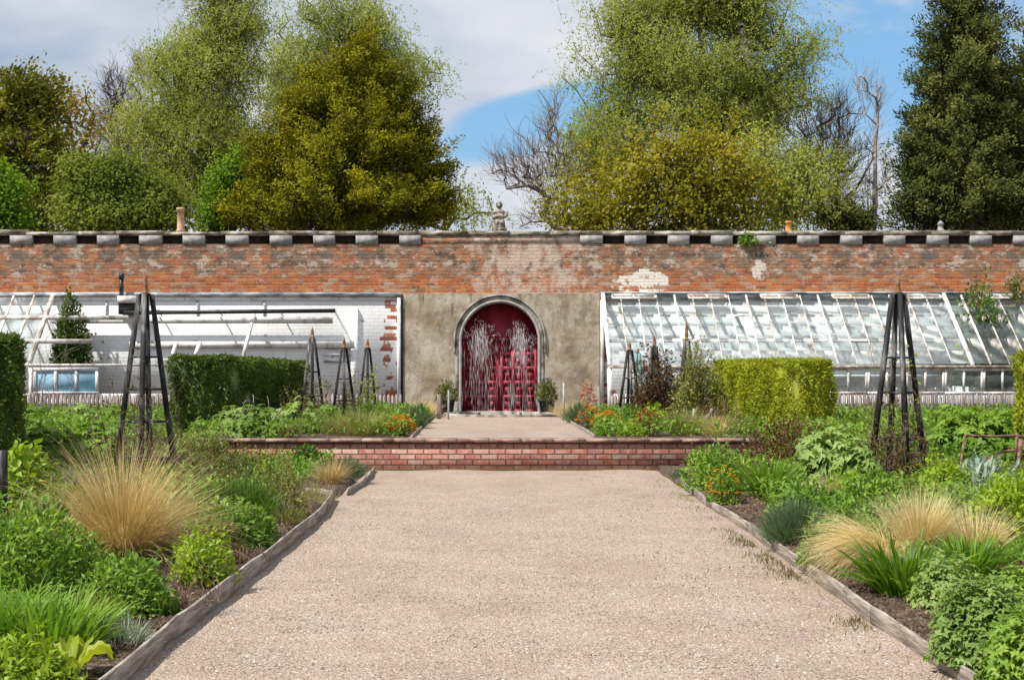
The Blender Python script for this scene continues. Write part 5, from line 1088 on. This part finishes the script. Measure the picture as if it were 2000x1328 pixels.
# ---- left upper bed: lush peony-like plants
def lush(px, py, y, w, h, label, m='g2', n=None, L=.10): mound('lush_plant', label, m, px, py, y, w=w, h=h, n=n or int(w*2.4), L=L, W=L*.42, palm=5, cat='plant', lump=.2, inner=.45, group='lush leafy plants in the upper beds')
lush(92, 880, None, 130, 88, 'lush light green leafy plant left of the woven hurdle, under the left picket fence', 'g1')
lush(185, 872, None, 110, 70, 'lush leafy plant between the woven hurdle and the tall left obelisk', 'g1')
lush(388, 862, None, 130, 74, 'lush leafy plant right of the tall left obelisk, in front of the left hedge', 'g2')
lush(345, 880, None, 90, 60, 'lush leafy plant touching the right leg of the tall left obelisk', 'g2')
lush(500, 856, 20.4, 130, 62, 'lush light green plant behind the left end of the brick retaining wall', 'g2')
lush(585, 850, 21.6, 120, 58, 'lush leafy plant at the foot of the short obelisk by the left hedge', 'g2')
lush(640, 846, 22.2, 80, 52, 'small lush leafy plant left of the green-gold grass tuft', 'g1')
lush(455, 850, 21.5, 80, 52, 'small lush leafy plant half hidden behind the left end of the brick wall', 'g2')
mound('leafy_mound', 'bright green leafy mound under the short obelisks left of the upper path', 'g1', 738, y=23.2, w=110, h=48, n=900, L=.07, W=.03)
mound('leafy_mound', 'deep green low mound behind the orange flowers left of the upper path', 'g1', 700, y=24.5, w=90, h=50, n=700, L=.07, W=.03)
tuft('ornamental_grass', 'green-gold grass tuft behind the brick retaining wall, left of the orange flowers', 'greengrass', 706, y=20.6, h=62, n=900, W=.005, base=.2, th=(.05, .9), bend=(.3, .9))
tuft('ornamental_grass', 'smaller green-gold grass tuft left of the larger one behind the brick wall', 'greengrass', 655, y=20.9, h=52, n=500, W=.005, base=.15, th=(.05, .8), bend=(.3, .9))
mound('wallflower', 'orange wallflowers at the left edge of the upper path', 'g1', 782, y=20.9, w=64, h=34, n=500, L=.05, W=.014, flowers=('orange', 260, .03))
mound('wallflower', 'yellow-flowered low plant left of the orange wallflowers on the left', 'g1', 745, y=21.4, w=60, h=34, n=400, L=.05, W=.014, flowers=('yellowfl', 90, .026))
spiky('lavender', 'blue-green lavender mound at the left edge of the upper path', 'blue', 808, y=22.9, w=60, h=42, n=1000, L=.16, W=.007)
spiky('lavender', 'green lavender mound behind the blue-green one, left of the upper path', 'g3', 822, y=24.8, w=46, h=38, n=800, L=.16, W=.008)
tuft('pale_grass', 'pale golden grass tuft at the foot of the rendered wall left of the fountain', 'blond', 826, y=27.4, h=42, n=600, W=.006, base=.16, th=(.05, 1.0), bend=(.3, .9))
tuft('pale_grass', 'pale golden grass tuft at the foot of the rendered wall right of the fountain', 'blond', 1112, y=27.6, h=36, n=600, W=.006, base=.22, th=(.05, 1.0), bend=(.3, .9))
def potted(px, y, label):
    p = Pl(px, y=y); root = empty('potted_shrub', (p.x, p.y, p.z), label, 'potted plant', 'potted shrubs flanking the door')
    b = MB(); b.lathe([(.13, 0), (.17, .26), (.185, .27), (.185, .30), (.16, .30), (.15, .25)], (p.x, p.y, p.z), 18); part(b, 'pot', M['pot'], root, True)
    q_, d = dome(700, .22, .2, .42, .3, .25); b = MB(); b.leaf5(q_ + np.array((p.x, p.y, p.z + .27)), d + runit(700)*.6, runit(700), .07, .03); part(b, 'foliage', M['oliveherb'], root)
potted(872, 29.3, 'potted olive-green shrub at the left of the red door')
potted(1068, 29.3, 'potted olive-green shrub at the right of the red door')
mound('copper_shrub', 'small salmon-red leaved shrub against the rendered wall right of the door', 'salmon', 1148, y=28.9, w=36, h=64, n=420, L=.06, W=.03, inner=.75)
tangle('climber', 'green climber on the short obelisk by the left hedge', 'twig', 618, y=23.0, w=46, h=110, n=24, r=.005, leafm='oliveherb', leafn=420, L=.05)
tangle('climber', 'brown-green climber between the middle and the slim obelisk left of the door', 'twig', 694, y=24.3, w=70, h=100, n=36, r=.005, leafm='rosered', leafn=520, L=.05)
tangle('climber', 'yellow-green climber covering the slim obelisk left of the door', 'twig', 721, y=24.8, w=26, h=112, n=20, r=.004, leafm='g4', leafn=420, L=.05)
tangle('dead_branches', 'curled grey dead branches in front of the dark left hedge', 'greybark', 500, y=21.0, w=90, h=95, n=12, steps=10, r=.012, updrift=.6, cat='dead branches')
tangle('olive_climber', 'twiggy olive bush at the right end of the dark left hedge', 'twig', 583, y=23.6, w=60, h=80, n=30, r=.005, leafm='oliveherb', leafn=420, L=.045, cat='shrub')
tangle('sprawling_rose', 'thin olive rose shoots hanging over the brick wall coping on the left', 'twig', 575, y=19.9, w=90, h=46, n=24, steps=7, r=.003, leafm='oliveherb', leafn=360, L=.035, cat='rose')
lush(60, 850, 22.5, 120, 46, 'lush leafy plant against the left picket fence beside the far left hedge', 'g1')
lush(150, 850, 23.0, 130, 44, 'lush leafy plant against the left picket fence below the pale blue window', 'g2')
lush(225, 850, 23.0, 110, 42, 'lush leafy plant against the left picket fence, left of the tall left obelisk', 'g1')
mound('tall_herb', 'loose olive-green herb behind the golden grass to its right', 'oliveherb', 385, 930, w=120, h=90, n=1300, L=.045, W=.02, lump=.25)
mound('tall_herb', 'green leafy herb behind the golden grass to its left', 'g3', 175, 930, w=130, h=56, n=900, L=.055, W=.026, lump=.25)
mound('leafy_clump', 'green leafy clump between the yellow-green shrub and the golden grass', 'g1', 110, 1010, w=110, h=60, n=900, L=.06, W=.026, lump=.25)
mound('herb', 'low olive herb right of the golden grass, behind the loose bright herb', 'oliveherb', 425, 1075, w=110, h=60, n=900, L=.04, W=.016)
# ---- right lower bed
mound('leafy_mound', 'green leafy mound between the bronze shrub and the tall right obelisk', 'g1', 1640, 945, w=120, h=50, n=900, L=.06, W=.028, lump=.25)
mound('leafy_mound', 'olive-green herb right of the foot of the tall right obelisk', 'oliveherb', 1800, 960, w=110, h=60, n=1000, L=.045, W=.02, lump=.25)
mound('leafy_mound', 'green herb behind the blond grass on the far right', 'g2', 1880, 1010, w=130, h=62, n=900, L=.055, W=.026, lump=.25)
az_l = math.pi
tuft('blond_grass', 'blond feathery grass clump sweeping left over the right path edging', 'blond', 1740, 1120, h=165, n=2300, W=.0036, base=.10, th=(.15, .8), bend=(1.2, 2.1), az0=(math.pi + .2, .7), k=9, lenv=(.65, 1.15))
tuft('blond_grass', 'upright blond feathery grass clump behind the dark strap-leaved plant', 'blond', 1795, 1085, h=128, n=1200, W=.0036, base=.09, th=(.02, .5), bend=(.2, .9), k=7)
tuft('blond_grass', 'blond feathery grass clump on the far right behind the strap leaves', 'blond', 1905, 1085, h=100, n=800, W=.0036, base=.14, th=(.02, .7), bend=(.2, .9), k=7)
tuft('blond_grass', 'small wispy blond grass tuft further back in the right bed', 'blond', 1622, 985, h=62, n=520, W=.004, base=.10, th=(.05, .8), bend=(.3, .9))
straps('strap_leaf_plant', 'glossy dark green strap-leaved clump between the blond grasses', 'strap', 1765, 1158, h=118, n=260, W=.030, base=.17, th=(.05, .8), bend=(.4, 1.5))
straps('strap_leaf_plant', 'green strap-leaved clump at the right behind the light green mound', 'strap', 1890, 1128, h=95, n=190, W=.026, base=.16)
mound('geranium_mound', 'rounded light green mound in front of the glossy strap leaves', 'g2', 1848, 1180, w=160, h=98, n=1100, L=.033, W=.017, palm=4)
mound('geranium_mound', 'large light green leafy mound at the bottom right edge', 'g2', 1925, 1295, w=220, h=165, n=2200, L=.035, W=.017, palm=4)
mound('geranium_mound', 'green leafy mound cut by the bottom right corner', 'g1', 2015, 1350, w=210, h=160, n=1500, L=.038, W=.017, palm=4)
mound('geranium_mound', 'green leafy mound behind the large light green mound at the right edge', 'g1', 1990, 1200, w=140, h=90, n=1000, L=.04, W=.018, palm=4)
mound('bright_shrub', 'bright yellow-green leafy shrub at the right edge beside the blond grass', 'g4', 1975, 1062, w=150, h=135, n=1700, L=.065, W=.034, lump=.25)
mound('bright_shrub', 'yellow-green leafy shrub below the rusty hoop frame', 'g4', 1845, 975, w=110, h=78, n=1100, L=.06, W=.032, lump=.25)
mound('bright_shrub', 'small yellow-green shrub under the rusty hoop frame near the right edge', 'g4', 1935, 955, w=90, h=52, n=700, L=.055, W=.03)
spiky('lavender', 'blue-green lavender bush beside the right path edging', 'blue', 1552, 1062, w=130, h=82, n=1700, L=.17, W=.008)
mound('leafy_mound', 'light green leafy plant between the blue-green lavender and the blond grass', 'g2', 1612, 1105, w=95, h=95, n=900, L=.055, W=.028)
mound('leafy_mound', 'bright green leafy plant behind the blue-green lavender', 'g1', 1575, 1010, w=150, h=58, n=1300, L=.06, W=.03)
mound('leafy_mound', 'mixed green leafy plant at the foot of the tall right obelisk', 'g1', 1700, 1000, w=150, h=75, n=1500, L=.065, W=.03, lump=.25)
mound('leafy_mound', 'yellowish leafy plant left of the foot of the tall right obelisk', 'g4', 1655, 985, w=90, h=62, n=800, L=.06, W=.03, lump=.25)
mound('leafy_mound', 'pale green leafy plant between the tall right obelisk and the upright blond grass', 'g2', 1735, 1030, w=130, h=55, n=900, L=.06, W=.03)
straps('strap_leaf_plant', 'bright green strap-leaved plant in front of the bronze shrub', 'strap', 1500, 972, h=85, n=230, W=.024, base=.17)
straps('strap_leaf_plant', 'small upright grassy plant right of the strap-leaved plant under the bronze shrub', 'limestrap', 1600, 938, h=48, n=180, W=.014, base=.15)
mound('wallflower', 'green plant with orange flowers beside the right path edging', 'g1', 1415, 982, w=72, h=62, n=800, L=.05, W=.018, flowers=('orange', 70, .026))
mound('green_shrub', 'leafy green bush at the right end of the brick retaining wall', 'g1', 1398, 958, w=125, h=88, n=1800, L=.055, W=.03, lump=.2)
spiky('lavender', 'tiny purple-flowered lavender at the right corner of the brick wall', 'blue', 1330, 938, w=40, h=26, n=320, L=.09, W=.006, flowers=('purplefl', 70, .014))
mound('bronze_shrub', 'dark bronze-brown leaved shrub at the right end of the brick wall', 'redbrown', 1540, 920, w=185, h=104, n=2800, L=.055, W=.026, lump=.22)
lush(1622, 890, None, 180, 122, 'big pale green lush plant behind the bronze shrub', 'g2', 520, .11)
lush(1668, 895, None, 100, 100, 'pale green lush plant left of the tall right obelisk', 'g2', 260, .11)
lush(1880, 872, None, 140, 100, 'big lush green plant right of the tall right obelisk under the picket fence', 'g1', 420, .11)
lush(1955, 872, None, 130, 95, 'lush green plant by the far right hedge', 'g1', 320, .11)
lush(1830, 905, None, 90, 66, 'smaller lush green plant right of the foot of the tall right obelisk', 'g2', 220, .10)
mound('cardoon', 'silver-blue jagged leaves under the rusty hoop frame', 'silver', 1925, 918, w=140, h=70, n=420, L=.14, W=.045, up=.7)
tangle('climbing_rose', 'dense brown-stemmed rose bush inside the foot of the tall right obelisk', 'twig', 1755, 938, w=115, h=170, n=90, steps=10, r=.005, leafm='rosered', leafn=1100, L=.04)
tangle('climbing_rose', 'sparse green shoots climbing high inside the tall right obelisk', 'twig', 1762, 936, w=60, h=320, n=12, steps=13, r=.0045, leafm='g4', leafn=90, L=.05, updrift=2.0)
tangle('bare_rose', 'pale bare rose stems before the glazed greenhouse beside the tall right obelisk', 'greybark', 1700, y=24.0, w=110, h=210, n=18, steps=12, r=.005, updrift=1.6, cat='rose bush')
# ---- right upper bed
spiky('lavender', 'dark blue-green lavender dome at the right edge of the upper path near the fountain', 'blue', 1130, y=24.8, w=62, h=42, n=1100, L=.16, W=.008)
mound('wallflower', 'orange wallflowers between two lavenders at the right edge of the upper path', 'blue', 1150, y=23.2, w=52, h=40, n=500, L=.05, W=.014, flowers=('orange', 170, .03))
mound('wallflower', 'largest patch of orange wallflowers right of the upper path', 'g1', 1186, y=22.0, w=66, h=36, n=520, L=.05, W=.014, flowers=('orange', 260, .03))
mound('leafy_mound', 'low fresh green mound behind the brick wall at the right edge of the upper path', 'g1', 1188, y=20.6, w=66, h=36, n=700, L=.05, W=.02)
mound('leafy_mound', 'small yellowish mound behind the brick wall right of the low fresh green one', 'g4', 1232, y=20.3, w=54, h=26, n=420, L=.045, W=.02)
mound('red_shrub', 'low rust-red flowered plant behind the right half of the brick wall', 'oliveherb', 1262, y=20.9, w=64, h=44, n=600, L=.045, W=.02, flowers=('redfl', 260, .03))
mound('leafy_mound', 'bright green leafy plant below the bare black obelisk right of the door', 'g1', 1222, y=23.6, w=90, h=40, n=800, L=.065, W=.03)
mound('leafy_mound', 'bright yellow-green leafy plant left of the leafy obelisk shrub', 'g4', 1275, y=22.6, w=76, h=50, n=700, L=.065, W=.03)
tuft('ornamental_grass', 'pale green-gold grass tuft behind the brick wall on the right', 'greengrass', 1338, y=20.8, h=58, n=800, W=.005, base=.2, th=(.05, .9), bend=(.3, .9))
tuft('ornamental_grass', 'straw-tipped grass tuft near the right end of the brick wall', 'blond', 1395, y=20.6, h=50, n=420, W=.005, base=.16, th=(.05, .9), bend=(.3, .9))
tangle('brown_climber', 'dense brown climber covering the obelisk right of the blue-green one', 'twig', 1281, y=24.0, w=80, h=150, n=120, steps=11, r=.006, leafm='redbrown', leafn=4200, L=.055)
mound('leafy_shrub', 'olive-green shrub wrapped around the obelisk left of the lime hedge', 'oliveherb', 1362, y=22.4, w=108, h=160, n=5200, L=.06, W=.032, lump=.3, inner=.3)
tangle('red_stemmed_plant', 'thin red-tipped stalks left of the lime hedge behind the brick wall', 'twig', 1410, y=20.9, w=90, h=72, n=44, steps=7, r=.004, leafm='redfl', leafn=240, L=.035, cat='plant')
mound('herb', 'low olive herb at the foot of the lime hedge', 'oliveherb', 1440, y=20.6, w=90, h=48, n=700, L=.045, W=.018)
tangle('sprawling_rose', 'thin green shoots hanging over the brick wall coping on the right', 'twig', 1375, y=19.6, w=70, h=60, n=20, steps=7, r=.003, leafm='oliveherb', leafn=260, L=.035, cat='rose')
# stump-like pale stems in the right bed
for px_, lab in ((1352, 'pale cut stem standing by the leafy obelisk shrub'), (1374, 'leaning pale cut stem nearest the lime hedge')):
    p = Pl(px_, y=21.6); mb = MB(); mb.tube([(p.x, p.y, p.z - .03), (p.x + .02, p.y, p.z + .18), (p.x + (.03 if px_ < 1360 else .14), p.y, p.z + .36)], [.035, .028, .022], 8)
    tag(mb.build('cut_stem', M['palebark'], origin=(p.x, p.y, p.z)), lab, 'stump')
# plants on the wall and greenhouse
def ivy(name, px, py, y, w, h, n, m, label, L=.07):
    k = y/F; c = np.array((gx(px, y), y, gz(py, y))); mb = MB(); P = c + rng.normal(0, 1, (n, 3))*np.array((w*k/4, .05, h*k/4)); P[:, 1] = np.minimum(P[:, 1], y)
    mb.leaf5(P, runit(n) + np.array((0, -.4, -.3)), runit(n) + np.array((0, -1, .4)), L, L*.6); root = empty(name, tuple(c), label, 'wall plant'); part(mb, 'leaves', M[m], root)
    st = MB(); b_ = np.tile(c + np.array((0, .05, -h*k*.35)), (30, 1)); st.segs(b_, P[:30], .008, .004, 4); part(st, 'stems', M['twig'], root); return root
ivy('wall_fern', 1462, 470, 29.98, 44, 22, 150, 'g1', 'small green plant sprouting from a flue opening in the wall top')
ivy('wall_climber', 1912, 590, 29.6, 56, 110, 420, 'oliveherb', 'green climber on the back wall above the clear glazed end of the right greenhouse')
ivy('wall_climber', 1985, 565, 29.6, 44, 60, 220, 'oliveherb', 'green climber on the wall at the right edge of the photo')
mound('greenhouse_plant', 'dark green bushes inside the clear glazed right end of the greenhouse', 'g3', 1925, y=29.2, w=130, h=230, n=3400, L=.10, W=.05, depth=.35, lump=.3, stems=False)
mound('greenhouse_plant', 'low green plants inside the greenhouse behind the lime hedge', 'g1', 1420, y=29.0, w=120, h=130, n=700, L=.10, W=.05, depth=.35, lump=.3, inner=.3)

# ---- ground cover, chips, weeds: what nobody could count
def scatter(name, label, cat, m, n, rects, L, W, h=.05, up=.6, keep=.46):
    P = []
    for x0, x1, y0, y1 in rects:
        k = int(n*(x1 - x0)*(y1 - y0)/sum((r[1]-r[0])*(r[3]-r[2]) for r in rects)); P.append(np.stack([rng.uniform(x0, x1, k), rng.uniform(y0, y1, k)], 1))
    P = np.concatenate(P); g = np.sin(P[:, 0]*2.3 + P[:, 1]*1.1) + np.sin(P[:, 0]*1.1 - P[:, 1]*2.7) + np.sin(P[:, 0]*5.1 + P[:, 1]*4.3)*.7
    P = P[(g + rng.normal(0, .5, len(P))) > (keep - .5)*3]
    z = np.array([(terr(a, b) + soil_bump(a, b)) if not (-1.7 < a < 2.1 and b < 19.5) else .012*math.sin(a*4 + b*2.3)*math.sin(b*3.1 - a*1.2) - .008 for a, b in P]); n = len(P)
    p = np.concatenate([P, (z + .012 + rng.random(n)*h)[:, None]], 1); mb = MB()
    mb.leaf5(p, runit(n) + np.array((0, 0, up)), runit(n)*.6 + np.array((0, 0, 1)), L*rng.uniform(.6, 1.4, n), W*rng.uniform(.6, 1.4, n))
    return tag(mb.build(name, m), label, cat, kind='stuff')
LB = [(-7.5, -1.85, 5.2, 19.2)]; RB = [(2.3, 7.5, 5.2, 19.2)]
UB = [(-9.5, -1.3, 19.9, 27.4), (1.45, 9.8, 19.9, 27.4)]
scatter('ground_cover', 'low green weeds covering the soil of the left bed', 'ground cover', M['g1'], 26000, [(-7.5, -2.0, 7, 12)], .055, .028, .10)
scatter('ground_cover', 'taller green weeds filling the back of the left bed', 'ground cover', M['g1'], 24000, [(-8.5, -2.2, 12, 20.5)], .07, .034, .22, keep=.30)
scatter('ground_cover', 'low green weeds covering the soil of the right bed', 'ground cover', M['g1'], 24000, [(2.5, 7.5, 7, 12)], .055, .028, .10)
scatter('ground_cover', 'taller green weeds filling the back of the right bed', 'ground cover', M['g1'], 24000, [(2.6, 8.5, 12, 20.5)], .07, .034, .22, keep=.30)
scatter('ground_cover', 'low green weeds covering the soil of the upper beds', 'ground cover', M['g1'], 44000, UB, .08, .04, .22, keep=.30)
def crumbs():
    n = 60000; P = np.concatenate([np.stack([rng.uniform(-4.6, -1.78, n//2), rng.uniform(5.4, 14, n//2)], 1), np.stack([rng.uniform(2.2, 5.4, n//2), rng.uniform(5.4, 14, n//2)], 1)])
    z = np.array([terr(a, b) + soil_bump(a, b) for a, b in P]); s_ = rng.gamma(3.0, .0032, n).clip(.003, .03); base = np.array([(1, 0, 0), (0, 1, 0), (-1, 0, 0), (0, -1, 0), (0, 0, 1)], float)
    V = base[None]*s_[:, None, None]*rng.uniform(.6, 1.4, (n, 5, 3)); V[:, :, :2] += P[:, None]; V[:, :, 2] += z[:, None]
    f = np.array([(0, 1, 4), (1, 2, 4), (2, 3, 4), (3, 0, 4)]); mb = MB(); mb.add(V.reshape(-1, 3), ((np.arange(n)*5)[:, None, None] + f[None]).reshape(-1, 3), np.repeat(rng.random(n), 5))
    tag(mb.build('soil_crumbs', M['crumbs']), 'dark crumbly soil between the plants of both lower beds', 'soil', kind='stuff')
crumbs()
scatter('bark_chips', 'brown bark chips and dead leaves scattered on the beds', 'mulch', M['chips'], 42000, LB + RB, .026, .013, .012, 0.0, .1)
def edge_weeds(name, label, x, sgn, m, n, y0, y1, L):
    y = rng.uniform(y0, y1, n); g = np.sin(y*3.3) + np.sin(y*7.1 + 1) + np.sin(y*1.3); y = y[g + rng.normal(0, .6, n) > .2]; n = len(y)
    P = np.stack([x + sgn*np.abs(rng.normal(0, .10, n)), y, np.full(n, .0)], 1); mb = MB()
    mb.blades(P, rng.uniform(0, 6.28, n), rng.uniform(0, .8, n), rng.uniform(.4, 1.5, n), L*rng.uniform(.5, 1.4, n), .006, 3); return tag(mb.build(name, M[m]), label, 'weeds', kind='stuff')
edge_weeds('edge_weeds', 'reddish-brown weeds in the gravel along the right edging', 2.08, -1, 'rosered', 1500, 7.2, 13.5, .045)
edge_weeds('edge_weeds', 'green weeds in the gravel along the right edging', 2.08, -1, 'oliveherb', 900, 5.5, 18, .04)
edge_weeds('edge_weeds', 'dry stalks in the gravel at the foot of the brick wall', 0, 1, 'deadstem', 1, 6, 7, .02) if False else None

scatter('path_litter', 'small dead leaves and dark bits scattered on the gravel path', 'litter', M['chips'], 420, [(-1.6, 2.05, 5, 19)], .016, .010, .004, 0.0, .2)
scatter('path_weeds', 'tiny green weeds dotted over the right side of the gravel path', 'weeds', M['oliveherb'], 700, [(1.0, 2.08, 5, 18.5)], .022, .010, .015, .4, .45)
